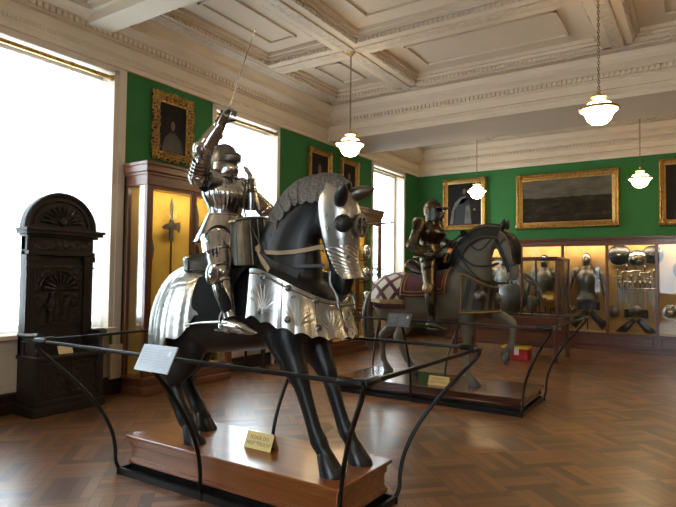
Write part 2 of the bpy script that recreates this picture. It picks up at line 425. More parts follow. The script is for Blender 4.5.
for (y0, y1), ym in zip(bays, mids):
    xs0, xs1 = XL + .3, XR - .3
    mb.box((XL, y0, ZC), (XR, y0 + .28, ZP)); mb.box((XL, y1 - .28, ZC), (XR, y1, ZP)); mb.box((XL, y0, ZC), (XL + .62, y1, ZP)); mb.box((XR - .62, y0, ZC), (XR, y1, ZP))
    for x in BX: bandy(x, hw, y0, y1)
    if ym: bandx(ym, hw)
    # carved strips on the ribs
    for x in BX: strips.box((x - .085, y0 + .24, ZC - .022), (x + .085, y1 - .24, ZC + .01))
    cuts = [XL + .6] + sum([[x - .09, x + .09] for x in BX], []) + [XR - .6]
    for yy in ([ym] if ym else []):
        for q in range(0, len(cuts), 2): strips.box((cuts[q], yy - .085, ZC - .022), (cuts[q + 1], yy + .085, ZC + .01))
    for yy in (y0 + .14, y1 - .14): strips.box((XL + .41, yy - .085, ZC - .019), (XR - .41, yy + .085, ZC + .01))
    for xx in (XL + .5, XR - .5): strips.box((xx - .085, y0 + .23, ZC - .018), (xx + .085, y1 - .23, ZC + .01))
    ex = [XL + .62] + sum([[x - hw, x + hw] for x in BX], []) + [XR - .62]
    ey = [y0 + .28] + ([ym - hw, ym + hw] if ym else []) + [y1 - .28]
    for i in range(0, len(ex), 2):
        for j in range(0, len(ey), 2):
            x0, x1, ya, yb = ex[i], ex[i + 1], ey[j], ey[j + 1]
            if x1 - x0 < .5: continue
            # stepped moulding inside the coffer, then a raised panel outline
            for d, z0, t in ((0, ZC + .06, .045), (0, ZC + .105, .09)):
                inner.box((x0, ya, z0), (x0 + t, yb, ZP)); inner.box((x1 - t, ya, z0), (x1, yb, ZP)); inner.box((x0, ya, z0), (x1, ya + t, ZP)); inner.box((x0, yb - t, z0), (x1, yb, ZP))
            q = .38 if min(x1 - x0, yb - ya) > 1.2 else .22
            a0, a1, b0, b1 = x0 + q, x1 - q, ya + q, yb - q
            for (u0, v0, u1, v1) in ((a0, b0, a1, b0 + .035), (a0, b1 - .035, a1, b1), (a0, b0, a0 + .035, b1), (a1 - .035, b0, a1, b1)): inner.box((u0, v0, ZP - .03), (u1, v1, ZP))
            # rows of small eggs on the coffer edge
            for u in np.arange(x0 + .06, x1 - .05, .07):
                eggs.box((u - .02, ya, ZC + .005), (u + .02, ya + .025, ZC + .055)); eggs.box((u - .02, yb - .025, ZC + .005), (u + .02, yb, ZC + .055))
            for w in np.arange(ya + .06, yb - .05, .07):
                eggs.box((x0, w - .02, ZC + .005), (x0 + .025, w + .02, ZC + .055)); eggs.box((x1 - .025, w - .02, ZC + .005), (x1, w + .02, ZC + .055))
ce = struct(mb, 'ceiling', M['ceil'])
inner.build('coffer_moulding', M['ceil'], ce, smooth=False)
strips.build('carved_band', M['carve'], ce, smooth=False, bevel=.012)
eggs.build('egg_moulding', M['ceil'], ce, smooth=False)

# ================================================================ camera and daylight
def cam():
    f, yaw, pit, rol = 557.86, 33.053, 2.329, .633
    y, t, r = (math.radians(q) for q in (yaw, pit, rol))
    F = V3(-math.sin(y) * math.cos(t), math.cos(y) * math.cos(t), math.sin(t)); Rt = V3(math.cos(y), math.sin(y), 0); U = np.cross(Rt, F)
    X = math.cos(r) * Rt + math.sin(r) * U; Yc = -math.sin(r) * Rt + math.cos(r) * U
    c = bpy.data.cameras.new('camera'); o = bpy.data.objects.new('camera', c); COL.objects.link(o)
    o.matrix_world = Matrix(((X[0], Yc[0], -F[0], 0), (X[1], Yc[1], -F[1], 0), (X[2], Yc[2], -F[2], 1.55), (0, 0, 0, 1)))
    c.sensor_width = 36; c.lens = f / 676 * 36; c.clip_start = .05; S.camera = o
cam()
w = bpy.data.worlds.new('daylight'); S.world = w; w.use_nodes = True
w.node_tree.nodes['Background'].inputs[0].default_value = (.76, .88, 1.0, 1); w.node_tree.nodes['Background'].inputs[1].default_value = 7.0
for i, (a, c) in enumerate(WIN):
    l = bpy.data.lights.new('window_portal', 'AREA'); l.shape = 'RECTANGLE'; l.size = c - a; l.size_y = WZ1 - WZ0; l.cycles.is_portal = True
    o = bpy.data.objects.new('window_portal', l); COL.objects.link(o); o.location = (XL - .36, (a + c) / 2, (WZ0 + WZ1) / 2); o.rotation_euler = (0, -PI / 2, 0)
    # area lights shine along local -Z; turn it into the room (+X)
l = bpy.data.lights.new('window_portal', 'AREA'); l.shape = 'RECTANGLE'; l.size = BW[1] - BW[0]; l.size_y = WZ1 - WZ0; l.cycles.is_portal = True
o = bpy.data.objects.new('window_portal', l); COL.objects.link(o); o.location = ((BW[0] + BW[1]) / 2, YB - .22, (WZ0 + WZ1) / 2); o.rotation_euler = (PI / 2, 0, PI)
S.view_settings.view_transform = 'Standard'; S.view_settings.look = 'None'; S.view_settings.exposure = .85; S.view_settings.gamma = 1
S.view_settings.use_curve_mapping = False
S.cycles.max_bounces = 8; S.cycles.diffuse_bounces = 5; S.cycles.transparent_max_bounces = 16; S.cycles.sample_clamp_indirect = 6; S.cycles.caustics_reflective = False

# ================================================================ pendant lamps
M['opal'] = emis('opal_glass', (1.0, .74, .42), 22)
M['chain'] = steel('lamp_chain', (.20, .15, .09), .4)
def lamp(x, y, label, z=3.47):
    t = thing('pendant_lamp', (x, y, z), label, 'pendant lamp', 'opal pendant lamps under the ceiling')
    MB().lathe([(0, -.15), (.03, -.147), (.085, -.13), (.128, -.085), (.15, -.03), (.172, .0), (.205, .022), (.21, .034), (.165, .04), (.15, .07), (.12, .10), (.07, .122), (0, .13)], (x, y, z), n=28).build('opal_bowl', M['opal'], t, angle=80)
    MB().lathe([(.18, .022), (.212, .016), (.224, .034), (.212, .05), (.172, .052)], (x, y, z), n=28, cap=False).build('rim', M['brass'], t)
    MB().lathe([(0, .12), (.035, .122), (.03, .14), (.05, .15), (.09, .165), (.09, .182), (.045, .19), (.03, .21), (.018, .22), (.02, .25), (0, .255)], (x, y, z), n=20).build('cap', M['brass'], t)
    MB().ell((x, y, z - .158), (.014, .014, .016), 10, 8).build('drop', M['brass'], t)
    c = MB(); zz = z + .26; k = 0
    while zz < ZC - .06:
        q = np.array([(math.cos(a) * .012, 0, math.sin(a) * .024) for a in np.linspace(0, 2 * PI, 9)[:-1]])
        if k % 2: q = q[:, [1, 0, 2]]
        c.tube(q + V3(x, y, zz + .02), .0042, 5, loop=True); zz += .037; k += 1
    c.build('chain', M['chain'], t)
    MB().lathe([(0, -.06), (.02, -.06), (.03, -.03), (.06, -.015), (.065, 0), (0, 0)], (x, y, ZC - .02), n=16).build('ceiling_hook', M['brass'], t)
    return t
for x, y, s in ((BX[0], 6.95, 'hanging above the mane of the black horse'), (BX[1], 6.95, 'largest, hanging at upper right of the room'), (BX[0] + .13, 12.15, 'hanging in front of the standing portrait'), (BX[1], 12.15, 'hanging between the landscape and the right-hand portrait')):
    lamp(x, y, 'lit opal glass pendant lamp with brass rim ' + s)
for x in BX: lamp(x, 1.0, 'lit opal glass pendant lamp outside the frame, above the visitor')
for y in (6.95, 12.15): lamp(BX[2], y, 'lit opal glass pendant lamp outside the frame to the right')
# ================================================================ materials for furniture and exhibits
M['oakdark'] = wood('dark_carved_oak', (.006, .0035, .003), (.020, .010, .007), .55, .05, 'z')
M['oakcarve'] = carved('carved_dark_oak', (.014, .007, .005), 22, .7, 0, .42, .4)
M['mustard'] = mat('mustard_lining', (.66, .43, .07), .8, var=.12, nscale=3, bmp=.05, bscale=200)
M['tan'] = mat('tan_lining', (.58, .36, .13), .8, var=.12, nscale=3, bmp=.05, bscale=200)
M['steel'] = steel('polished_steel', (.60, .585, .555), .20, .3, .05)
M['steeld'] = steel('dull_steel', (.25, .24, .225), .34, .5, .1)
M['steelk'] = steel('blackened_steel', (.10, .10, .105), .36, .5, .1)
M['oldsteel'] = steel('aged_steel', (.30, .285, .26), .36, .5, .1)
M['shaft'] = wood('dark_shaft', (.03, .015, .01), (.08, .04, .02), .5, .1, 'z')
M['black'] = mat('black_paint', (.008, .008, .008), .45)
M['card'] = mat('cream_card', (.62, .50, .28), .6, var=.06)
M['strip'] = emis('case_strip_light', (1, .82, .55), 26); M['glass2'] = glassmat('door_glass', .04)
M['canvasdark'] = mat('dark_oil_canvas', (.012, .0095, .008), .6, var=.6, nscale=4, spec=.15)

def fillbox(mb, a, b): mb.box(a, b); return mb
def frame_bars(mb, ax, u0, u1, z0, z1, p, t=.05, d=.05):
    """rectangular frame standing on plane x=p (ax 'x', runs in y) or y=p (ax 'y', runs in x)"""
    def b(a0, a1, c0, c1):
        if ax == 'x': mb.box((p, a0, c0), (p + d, a1, c1))
        else: mb.box((a0, p, c0), (a1, p + d, c1))
    b(u0, u0 + t, z0, z1); b(u1 - t, u1, z0, z1); b(u0 + t, u1 - t, z0, z0 + t); b(u0 + t, u1 - t, z1 - t, z1)

# ---------------------------------------------------------------- tall wall cases along the window wall
def left_case(y0, y1, label, nb):
    xb, xf = XL + .04, -5.915
    t = thing('display_case', ((xb + xf) / 2, (y0 + y1) / 2, 0), label, 'display case')
    W = M['mahogy']
    m = MB().box((xb, y0, 0), (xf, y1, .11)).box((xb, y0 + .02, .11), (xf - .02, y1 - .02, .22)).box((xb, y0 - .015, .19), (xf + .015, y1 + .015, .235))
    m.build('base', W, t, smooth=False, bevel=.012)
    m = MB().box((xb, y0 - .0, 2.70), (xf, y1, 2.84)).box((xb, y0 - .02, 2.83), (xf + .02, y1 + .02, 2.87)).box((xb, y0 - .035, 2.87), (xf + .035, y1 + .035, 2.96)).box((xb, y0 - .05, 2.955), (xf + .05, y1 + .05, 3.0))
    m.build('cornice', W, t, smooth=False, bevel=.01)
    for yy in (y0, y1 - .06):
        for xx in (xb, xf - .06): MB().box((xx, yy, .235), (xx + .06, yy + .06, 2.7)).build('post', M['mahog'], t, smooth=False, bevel=.006)
    MB().box((xb, y0 + .06, .235), (xb + .025, y1 - .06, 2.7)).build('back_panel', M['mustard'], t, smooth=False)
    MB().box((xb + .03, y0 + .05, .235), (xf - .05, y1 - .05, .25)).build('case_floor', M['mustard'], t, smooth=False)
    st = (y1 - y0) / nb
    for k in range(nb):
        a, c = y0 + k * st, y0 + (k + 1) * st
        d = frame_bars_mb = MB(); frame_bars(d, 'x', a + (.06 if k == 0 else .005), c - (.06 if k == nb - 1 else .005), .24, 2.70, xf - .045, .045, .035)
        dd = d.build('door', M['mahog'], t, smooth=False, bevel=.004)
        MB().box((xf - .03, a + .05, .285), (xf - .025, c - .05, 2.655)).build('pane', M['glass2'], dd, smooth=False)
        MB().ell((xf, c - .085 if k == 0 else a + .08, 1.25), (.012, .012, .02), 8, 6).build('lock', M['brass'], dd)
    for yy in (y0 + .02, y1 - .026): MB().box((xb + .06, yy, .24), (xf - .06, yy + .006, 2.7)).build('end_pane', M['glass'], t, smooth=False)
    MB().box((xf - .13, y0 + .1, 2.675), (xf - .09, y1 - .1, 2.695)).build('strip_light', M['strip'], t, smooth=False)
    return t
left_case(4.61, 6.2, 'tall glazed mahogany case of polearms with yellow lining behind the black horse', 2)
left_case(7.92, 10.86, 'tall glazed mahogany case of armour between the second and third windows', 3)

def polearm(x, y, zt, kind, label):
    t = thing('polearm', (x, y, .255), label, 'polearm', 'polearms in the left case')
    zb = zt - (.62 if kind != 2 else .5)
    MB().tube([(x, y, .255), (x, y, zb)], [.016, .014], 8).build('shaft', M['shaft'], t)
    m = MB()
    def flat(poly, th=.012): m.prism([(x - th / 2, y + a, zt - b) for a, b in poly], (1, 0, 0), th)
    if kind == 0:      # halberd: spear point, two side blades
        flat([(0, 0), (.028, .12), (.022, .30), (.05, .37), (-.05, .37), (-.022, .30), (-.028, .12)])
        flat([(.03, .37), (.15, .34), (.165, .42), (.14, .50), (.10, .46), (.03, .47)]); flat([(-.03, .37), (-.10, .385), (-.165, .44), (-.12, .46), (-.03, .47)])
        flat([(-.03, .37), (.03, .37), (.03, .62), (-.03, .62)], .03)
    elif kind == 1:    # partisan with a tassel
        flat([(0, 0), (.035, .16), (.03, .33), (.085, .30), (.075, .40), (.03, .44), (.03, .52), (-.03, .52), (-.03, .44), (-.075, .40), (-.085, .30), (-.03, .33), (-.035, .16)])
        m.cyl((x, y, zt - .52), (x, y, zt - .62), .02)
    else:
        flat([(0, 0), (.05, .2), (.03, .36), (-.03, .36), (-.05, .2)]); m.cyl((x, y, zt - .36), (x, y, zt - .5), .02)
    m.build('blade', M['steeld'], t, smooth=False)
    if kind == 1:
        q = MB(); 
        for k in range(16):
            a = 2 * PI * k / 16; q.tube([(x + .02 * math.cos(a), y + .02 * math.sin(a), zt - .60), (x + .042 * math.cos(a), y + .042 * math.sin(a), zt - .70), (x + .035 * math.cos(a), y + .035 * math.sin(a), zt - .82)], .011, 5)
        q.build('tassel', M['black'], t)
for y, zt, k, s in ((4.96, 2.1, 2, 'short plain spear nearest the window end of the yellow case'), (5.3, 2.64, 0, 'halberd with broad cross blades standing in the yellow case'), (5.77, 2.58, 1, 'partisan with a black tassel standing in the yellow case'), (6.05, 2.5, 0, 'halberd at the far end of the yellow case')):
    polearm(-6.26, y, zt, k, s)

# ---------------------------------------------------------------- pieces of armour shown in cases
def rough_helmet(m, c, s=1.0, face=(0, -1, 0)):
    c = np.array(c, float); f = nrm(face); sd = np.cross(f, V3(0, 0, 1))
    R = []
    for z, a, b in [(-.15, .085, .085), (-.12, .092, .105), (-.05, .10, .125), (.03, .105, .13), (.09, .092, .115), (.13, .06, .075), (.15, .02, .03)]:
        R.append([c + s * (sd * a * math.cos(q) + f * b * math.sin(q) * (1.15 if math.sin(q) > 0 else 1) + V3(0, 0, z)) for q in np.linspace(0, 2 * PI, 19)[:-1]])
    m.rings(R)
    G = [[c + s * (f * (.135 * math.cos(a)) * 1 + V3(0, 0, .135 * math.sin(a) + .015) + sd * w) for a in np.linspace(.2, 2.6, 12)] for w in (-.006, .006)]
    m.sheet(G, .01)
def cuirass(m, c, w=.2, h=.46, face=(0, -1, 0), dep=.15):
    c = np.array(c, float); f = nrm(face); sd = np.cross(f, V3(0, 0, 1)); R = []
    for t, a, b in [(0, .78, .72), (.12, .74, .72), (.3, .84, .9), (.55, 1.0, 1.08), (.75, 1.0, .98), (.9, .74, .7), (1, .42, .45)]:
        R.append([c + sd * w * a * math.cos(q) + f * dep * b * math.sin(q) * (1.12 if math.sin(q) > .9 else 1) + V3(0, 0, h * t) for q in np.linspace(0, 2 * PI, 25)[:-1]])
    m.rings(R)
    R = []
    for k in range(4):
        z = -.035 * k; e = 1 + .09 * k
        for zz, ee in ((z, e), (z - .034, e + .06)):
            R.append([c + sd * w * .78 * ee * math.cos(q) + f * dep * .74 * ee * math.sin(q) + V3(0, 0, zz) for q in np.linspace(0, 2 * PI, 25)[:-1]])
    m.rings(R, cap=False)
def half_armour(x, y, zs, label, cat='armour', face=(0, -1, 0), s=1.0, mt='oldsteel', group=None):
    """cuirass, helmet and arms hung on the case back; zs: shoulder height"""
    f = nrm(face); sd = np.cross(f, V3(0, 0, 1)); o = V3(x, y, zs)
    t = thing('half_armour', tuple(o - V3(0, 0, .9 * s)), label, cat, group)
    m = MB(); cuirass(m, o - V3(0, 0, .46 * s), .19 * s, .46 * s, face, .13 * s); m.build('cuirass', M[mt], t)
    m = MB(); rough_helmet(m, o + V3(0, 0, .165 * s), s * .85, face); m.build('helmet', M['steel'], t)
    MB().tube([o + V3(0, 0, -.02), o + V3(0, 0, .06 * s)], [.10 * s, .075 * s], 16).build('gorget', M[mt], t)
    for q in (-1, 1):
        a0 = o + sd * q * .2 * s - V3(0, 0, .05 * s); a1 = o + sd * q * .29 * s - V3(0, 0, .26 * s) + f * .02; a2 = o + sd * q * .33 * s - V3(0, 0, .46 * s) + f * .05
        am = MB().tube([a0, (a0 + a1) / 2 + sd * q * .015, a1], [.065 * s, .062 * s, .05 * s], 12, res=8)
        am.tube([a1, (a1 + a2) / 2, a2], [.048 * s, .05 * s, .036 * s], 12, res=8); am.ell(a1, (.056 * s, .056 * s, .056 * s), 12, 8)
        arm = am.build('arm', M[mt], t)
        pm = MB()
        pm.ell(a0 - sd * q * .02 * s + V3(0, 0, -.01 * s), (.088 * s, .088 * s, .085 * s), 16, 10)
        for k in range(3): pm.ell(a0 + V3(0, 0, -.05 * s - .035 * k * s) + sd * q * (.008 + .014 * k) * s, (.082 * s - .006 * k, .082 * s - .006 * k, .03 * s), 14, 8)
        pm.build('pauldron', M[mt], t)
        g = MB(); g.tube([a2, a2 + (a2 - a1) * .25], [.045 * s, .05 * s], 10)
        for k in range(4): g.tube([a2 + (a2 - a1) * .25 + sd * q * (k - 1.5) * .018 * s, a2 + (a2 - a1) * .55 + sd * q * (k - 1.5) * .02 * s + f * .02], [.011 * s, .009 * s], 6)
        g.build('gauntlet', M[mt], arm)
    st = MB().cyl(o - V3(0, 0, .42 * s) - f * .04, V3(o[0] - f[0] * .04, o[1] - f[1] * .04, .42), .014)
    return t, st
def shield(c, r, label, mt='steeld', face=(0, -1, 0), dome=.25, boss=True, cat='shield', group=None, name='round_shield'):
    f = nrm(face); c = np.array(c, float)
    t = thing(name, tuple(c - V3(0, 0, r)), label, cat, group)
    prof = [(r, 0), (r, .012)] + [(r * k, .012 + r * dome * (1 - k * k)) for k in (.9, .75, .6, .45, .3, .15)] + [(.001, .012 + r * dome)]
    MB().lathe(prof, c, f, 32).build('plate', M[mt], t, angle=60)
    MB().lathe([(r * .96, .006), (r * 1.0, .0), (r * 1.03, .012), (r * 1.0, .024), (r * .96, .018)], c, f, 32, cap=False).build('rim', M[mt], t)
    if boss: MB().lathe([(r * .24, r * dome * .9), (r * .2, r * dome + .03), (r * .1, r * dome + .06), (.002, r * dome + .075)], c, f, 18).build('boss', M['steel'] if mt != 'steel' else M['brass'], t)
    return t
def sword(x, y, zh, length, label, tilt=0, group='swords hanging in the far case'):
    t = thing('sword', (x, y, zh - length), label, 'sword', group)
    d = V3(math.sin(tilt), 0, -math.cos(tilt)); o = V3(x, y, zh); s = V3(math.cos(tilt), 0, math.sin(tilt))
    MB().prism([o + s * .017, o + d * length * .93 + s * .008, o + d * length, o + d * length * .93 - s * .008, o - s * .017], (0, 1, 0), .006).build('blade', M['steeld'], t, smooth=False)
    h = MB().cyl(o, o - d * .11, .013, .011, 8); h.build('grip', M['black'], t)
    MB().ell(o - d * .13, (.026, .02, .026), 10, 8).build('pommel', M['steel'], t)
    MB().tube([o - s * .10 + V3(0, -.005, 0), o + V3(0, -.005, 0), o + s * .10 + V3(0, -.005, 0)], .009, 6).build('crossguard', M['steel'], t)
def saddle_steel(x, y, z, label, w=.32):
    """steel plates of a saddle: curved pommel band over two hanging flaps"""
    t = thing('saddle_steels', (x, y, z - .6), label, 'saddle armour')
    G = [[(x + .24 * math.sin(a), y - .02 - .10 * math.cos(a), z - .035 * abs(math.sin(a)) + dz) for a in np.linspace(-1.25, 1.25, 18)] for dz in (-.09, 0, .09)]
    MB().sheet(G, .008).build('pommel_plate', M['steelk'], t)
    for q in (-1, 1):
        A = []
        for k in np.linspace(0, 1, 8):
            c = V3(x + q * (.04 + .30 * k), y - .03 - .05 * math.sin(k * 3), z - .16 - .32 * k); nv = nrm(V3(q * .32, 0, .30)); hw = .05 + .045 * k
            A.append([c + nv * (hw * a) + V3(0, -.02 * (1 - a * a), 0) for a in (-1, -.5, 0, .5, 1)])
        MB().sheet(A, .008).build('flap', M['steelk'], t)
    return t

# ---------------------------------------------------------------- long case on the far wall
PX = [-5.4, -4.46, -3.54, -2.62, -1.71, -.77, .16, 1.08, 2.0, 2.9]
YC, YBK = 13.34, YF - .02
fc = thing('display_case', (-1.2, (YC + YBK) / 2, 0), 'long glazed mahogany case of armour and swords along the far green wall', 'display case')
x0, x1 = PX[0], PX[-1]
m = MB().box((x0 - .02, YC - .02, 0), (x1, YBK, .09)).box((x0, YC, .09), (x1, YBK, .36)).box((x0 - .03, YC - .03, .35), (x1, YBK, .39))
for a, c in zip(PX, PX[1:]):
    for q in ((a + .07, c - .07, .12, .14), (a + .07, c - .07, .31, .33), (a + .07, a + .09, .12, .33), (c - .09, c - .07, .12, .33)): m.box((q[0], YC - .012, q[2]), (q[1], YC, q[3]))
m.build('base', M['mahogx'], fc, smooth=False, bevel=.008)
m = MB().box((x0, YC, 2.335), (x1, YBK, 2.40)).box((x0 - .03, YC - .03, 2.395), (x1, YBK, 2.43)).box((x0 - .05, YC - .05, 2.43), (x1, YBK, 2.46)); m.build('cornice', M['mahogx'], fc, smooth=False, bevel=.008)
m = MB().box((x0 + .03, YBK - .03, .39), (x1 - .03, YBK, 2.335)); m.build('back_panel', M['tan'], fc, smooth=False)
MB().box((x0 + .02, YC + .03, .39), (x1 - .02, YBK - .03, .405)).build('case_floor', M['tan'], fc, smooth=False)
MB().box((x0, YC + .005, 2.28), (x1, YC + .05, 2.336)).build('header_rail', M['mahogx'], fc, smooth=False)
for k, x in enumerate(PX): MB().box((x - .03, YC, .39), (x + .03, YC + .05, 2.335)).build('post', M['mahog'], fc, smooth=False, bevel=.005)
for a, c in zip(PX, PX[1:]): MB().box((a + .03, YC + .02, .39), (c - .03, YC + .026, 2.335)).build('pane', M['glass'], fc, smooth=False)
for a, c in zip(PX, PX[1:]): MB().box((a + .05, YC + .055, 2.29), (c - .05, YC + .075, 2.33)).build('strip_light', M['strip'], fc, smooth=False)
MB().box((x0, YC + .03, .39), (x0 + .02, YBK, 2.335)).build('end_panel', M['mahog'], fc, smooth=False)
yb = YBK - .13
def mount(mb_, name='stand', par=None): mb_.build(name, M['black'], par)
for x, zs, sz, lab in ((-2.15, 1.79, 1.2, 'half armour with bright pointed helmet in the far case left of the swords'), (-3.06, 1.76, 1.2, 'half armour in the far case seen through the glass table case'), (-4.0, 1.79, 1.15, 'half armour in the far case hidden behind the olive horse'), (.62, 1.79, 1.15, 'half armour in the far case beyond the right edge')):
    t, st = half_armour(x, yb - .03, zs, lab, s=sz); st.build('stand', M['black'], t)
shield((-1.5, YBK - .08, 2.08), .23, 'large dark round shield, left of the bright dish over the swords', 'steelk', dome=.22)
shield((-1.15, YBK - .08, 2.01), .18, 'small bright dished shield hanging centrally over the swords', 'steel', dome=.35)
shield((-.86, YBK - .07, 2.08), .2, 'dark round shield, right of the bright dish over the swords', 'steelk', dome=.22)
for k in range(9):
    x = -1.53 + k * .086; zh = [1.62, 1.56, 1.72, 1.50, 1.74, 1.52, 1.70, 1.58, 1.62][k]
    words = ['leftmost in the row under the shields', 'second from the left in the row', 'long, third from the left', 'fourth from the left in the row', 'longest, at the middle of the row', 'fourth from the right in the row', 'long, third from the right', 'second from the right in the row', 'rightmost in the row under the shields'][k]
    sword(x, yb + .05, zh, [.9, .62, 1.1, .6, .82, .62, 1.08, .62, .9][k], 'steel sword hanging point down in the far case, ' + words)
for k in range(7):
    x = -1.49 + k * .098
    sword(x, yb - .01, 1.36, .34, 'short dagger hanging in the far case, ' + ['first', 'second', 'third', 'fourth', 'fifth', 'sixth', 'seventh'][k] + ' from the left in the dagger row', group='daggers in a row in the far case')
shield((-1.61, yb - .06, .84), .125, 'dull round buckler beside the post left of the swords', 'steeld', dome=.45)
shield((-1.18, yb - .07, .87), .13, 'bright bossed round steel above the hanging flaps under the swords', 'steeld', dome=.5)
shield((-.53, yb - .06, .87), .16, 'bright round buckler low in the right-hand bay of the far case', 'steel', dome=.45)
saddle_steel(-2.12, yb + .02, .98, 'black saddle plates with two drooping flaps below the half armour in the far case')
saddle_steel(-1.18, yb + .05, .84, 'black saddle plates with two drooping flaps below the hanging swords')
shield((-.25, yb, 1.75), .24, 'dark round shield high in the right-hand bay of the far case', 'steelk', dome=.25)
for x, z, r, s in ((-5.0, 1.9, .2, 'round shield in the far case at its left end'), (-4.95, 1.0, .14, 'small buckler in the far case at its left end'), (-2.47, .86, .09, 'small bright cup-shaped steel low in the bay of the pointed helmet'), (-3.3, 1.0, .13, 'dull buckler low behind the glass table case'), (-2.85, .9, .12, 'dull buckler low behind the right end of the table case')):
    shield((x, yb, z), r, s, 'steel' if r < .12 else 'steeld', dome=.45)
# stands: small pins from each hung thing reach the back panel through the mounts
# armour pieces in the second window-wall case
for y, lab, sz in ((8.45, 'half armour in the window-wall case nearest the second window', 1.0), (9.5, 'half armour in the window-wall case behind the black horse head', 1.0)):
    t, st = half_armour(-6.2, y, 1.75, lab, face=(1, 0, 0), s=sz); st.build('stand', M['black'], t)
for k, (y, z) in enumerate(((10.5, 2.1), (10.5, 1.62), (10.5, 1.1), (8.97, 2.25), (8.97, .75), (10.15, .75))):
    h = MB(); rough_helmet(h, (-6.15, y, z), 1.0, (1, 0, 0))
    hm = thing('helmet', (-6.15, y, z - .15), 'steel helmet in the window-wall case, ' + ['topmost of three by the far end post', 'middle of three by the far end post', 'lowest of three by the far end post', 'high between the two half armours', 'low between the two half armours', 'low beyond the farther half armour'][k], 'helmet', 'helmets in the window-wall case')
    h.build('skull', M['steel'], hm)
    MB().cyl((-6.15, y, z - .15), (-6.15, y, .25 if z < 1 else z - .24), .013).cyl((-6.36, y, z - .2), (-6.13, y, z - .2), .01).build('bracket', M['black'], hm)

# ---------------------------------------------------------------- glass table case
tc = thing('table_case', (-3.14, 11.28, 0), 'glazed mahogany table case on square legs behind the olive horse', 'display case')
x0, x1, y0, y1 = -4.2, -2.19, 10.7, 11.86
MB().box((x0, y0, .66), (x1, y1, .79)).box((x0 - .02, y0 - .02, .79), (x1 + .02, y1 + .02, .825)).build('table_top', M['mahogx'], tc, smooth=False, bevel=.006)
for x in (x0 + .01, x1 - .08):
    for y in (y0 + .01, y1 - .08): MB().box((x, y, 0), (x + .07, y + .07, .66)).build('leg', M['mahog'], tc, smooth=False, bevel=.005)
for x in (x0 + .03, x1 - .06): MB().box((x, y0 + .08, .22), (x + .035, y1 - .08, .26)).build('stretcher', M['mahogy'], tc, smooth=False)
MB().box((x0 + .06, (y0 + y1) / 2 - .02, .22), (x1 - .06, (y0 + y1) / 2 + .02, .26)).build('stretcher', M['mahogx'], tc, smooth=False)
m = MB()
xs = [x0, -2.84, x1]
for x in (x0, x1 - .04):
    for y in (y0, y1 - .04): m.box((x, y, .825), (x + .04, y + .04, 1.95))
for y in (y0, y1 - .04): m.box((-2.86, y, .825), (-2.825, y + .035, 1.91))
for z in (.825, 1.91): 
    for y in (y0, y1 - .04): m.box((x0, y, z), (x1, y + .04, z + .04))
    for x in (x0, x1 - .04): m.box((x, y0, z), (x + .04, y1, z + .04))
m.build('frame', M['mahog'], tc, smooth=False, bevel=.004)
for y in (y0 + .015, y1 - .02): MB().box((x0 + .04, y, .865), (x1 - .04, y + .005, 1.91)).build('pane', M['glass'], tc, smooth=False)
for x in (x0 + .015, x1 - .02): MB().box((x, y0 + .04, .865), (x + .005, y1 - .04, 1.91)).build('pane', M['glass'], tc, smooth=False)
MB().box((x0 + .02, y0 + .02, 1.925), (x1 - .02, y1 - .02, 1.93)).build('pane', M['glass'], tc, smooth=False)
MB().box((x0 + .04, y0 + .04, .825), (x1 - .04, y1 - .04, .835)).build('case_floor', M['tan'], tc, smooth=False)
def etched():
    m, N, L, b = newmat('etched_blue_steel'); v = coords(N, L)
    k = N.new('ShaderNodeTexVoronoi'); k.inputs['Scale'].default_value = 34; L.new(v, k.inputs['Vector'])
    r = ramp(N, [(.2, (.22, .25, .29)), (.5, (.12, .137, .165))]); L.new(k.outputs['Distance'], r.inputs[0]); L.new(r.outputs[0], b.inputs['Base Color'])
    b.inputs['Metallic'].default_value = .75; b.inputs['Roughness'].default_value = .42; bump(N, L, b, k.outputs['Distance'], .3, .006); return m
M['etched'] = etched()
sp = thing('domed_shield', (-3.15, 11.1, .835), 'large dark etched globe-like domed shield in the table case', 'shield')
sp_prof = [(.252, -.08), (.285, -.02), (.30, .03)] + [(.30 * math.cos(a), .03 + .27 * math.sin(a)) for a in np.linspace(.1, 1.5, 9)] + [(.001, .302)]
MB().lathe(sp_prof, (-3.14, 11.15, 1.145), nrm((.18, -1, .05)), 36).build('dome', M['etched'], sp, angle=70)
MB().box((-3.25, 11.15, .835), (-3.05, 11.3, .86)).cyl((-3.15, 11.24, .85), (-3.15, 11.24, 1.1), .015).build('stand', M['black'], sp)
shield((-2.40, 11.05, 1.16), .155, 'brass-coloured round shield in the table case, right of the dark dome', 'brass', dome=.4, boss=False)
MB().box((-2.46, 11.07, .835), (-2.34, 11.15, .85)).cyl((-2.40, 11.09, .84), (-2.40, 11.09, 1.16), .012).build('stand', M['black'], bpy.data.objects[[o.name for o in bpy.data.objects if o.name.startswith('round_shield')][-1]])
ag = thing('arm_defence', (-2.7, 11.35, .835), 'articulated steel arm and gauntlet raised on a stand in the table case', 'armour')
m = MB().tube([(-2.95, 11.3, 1.62), (-2.82, 11.3, 1.50), (-2.72, 11.32, 1.40)], [.05, .06, .055], 12, res=8).tube([(-2.72, 11.32, 1.40), (-2.64, 11.34, 1.27), (-2.60, 11.36, 1.12)], [.055, .06, .065], 12, res=8); m.ell((-2.72, 11.32, 1.39), (.07, .07, .07), 14, 10); m.build('vambrace', M['steeld'], ag)
g = MB()
for k in range(4): g.tube([(-2.95 + .0, 11.27 + .022 * k, 1.62), (-3.02, 11.265 + .024 * k, 1.68), (-3.03, 11.262 + .026 * k, 1.74)], [.014, .012, .009], 6)
g.build('fingers', M['steeld'], ag)
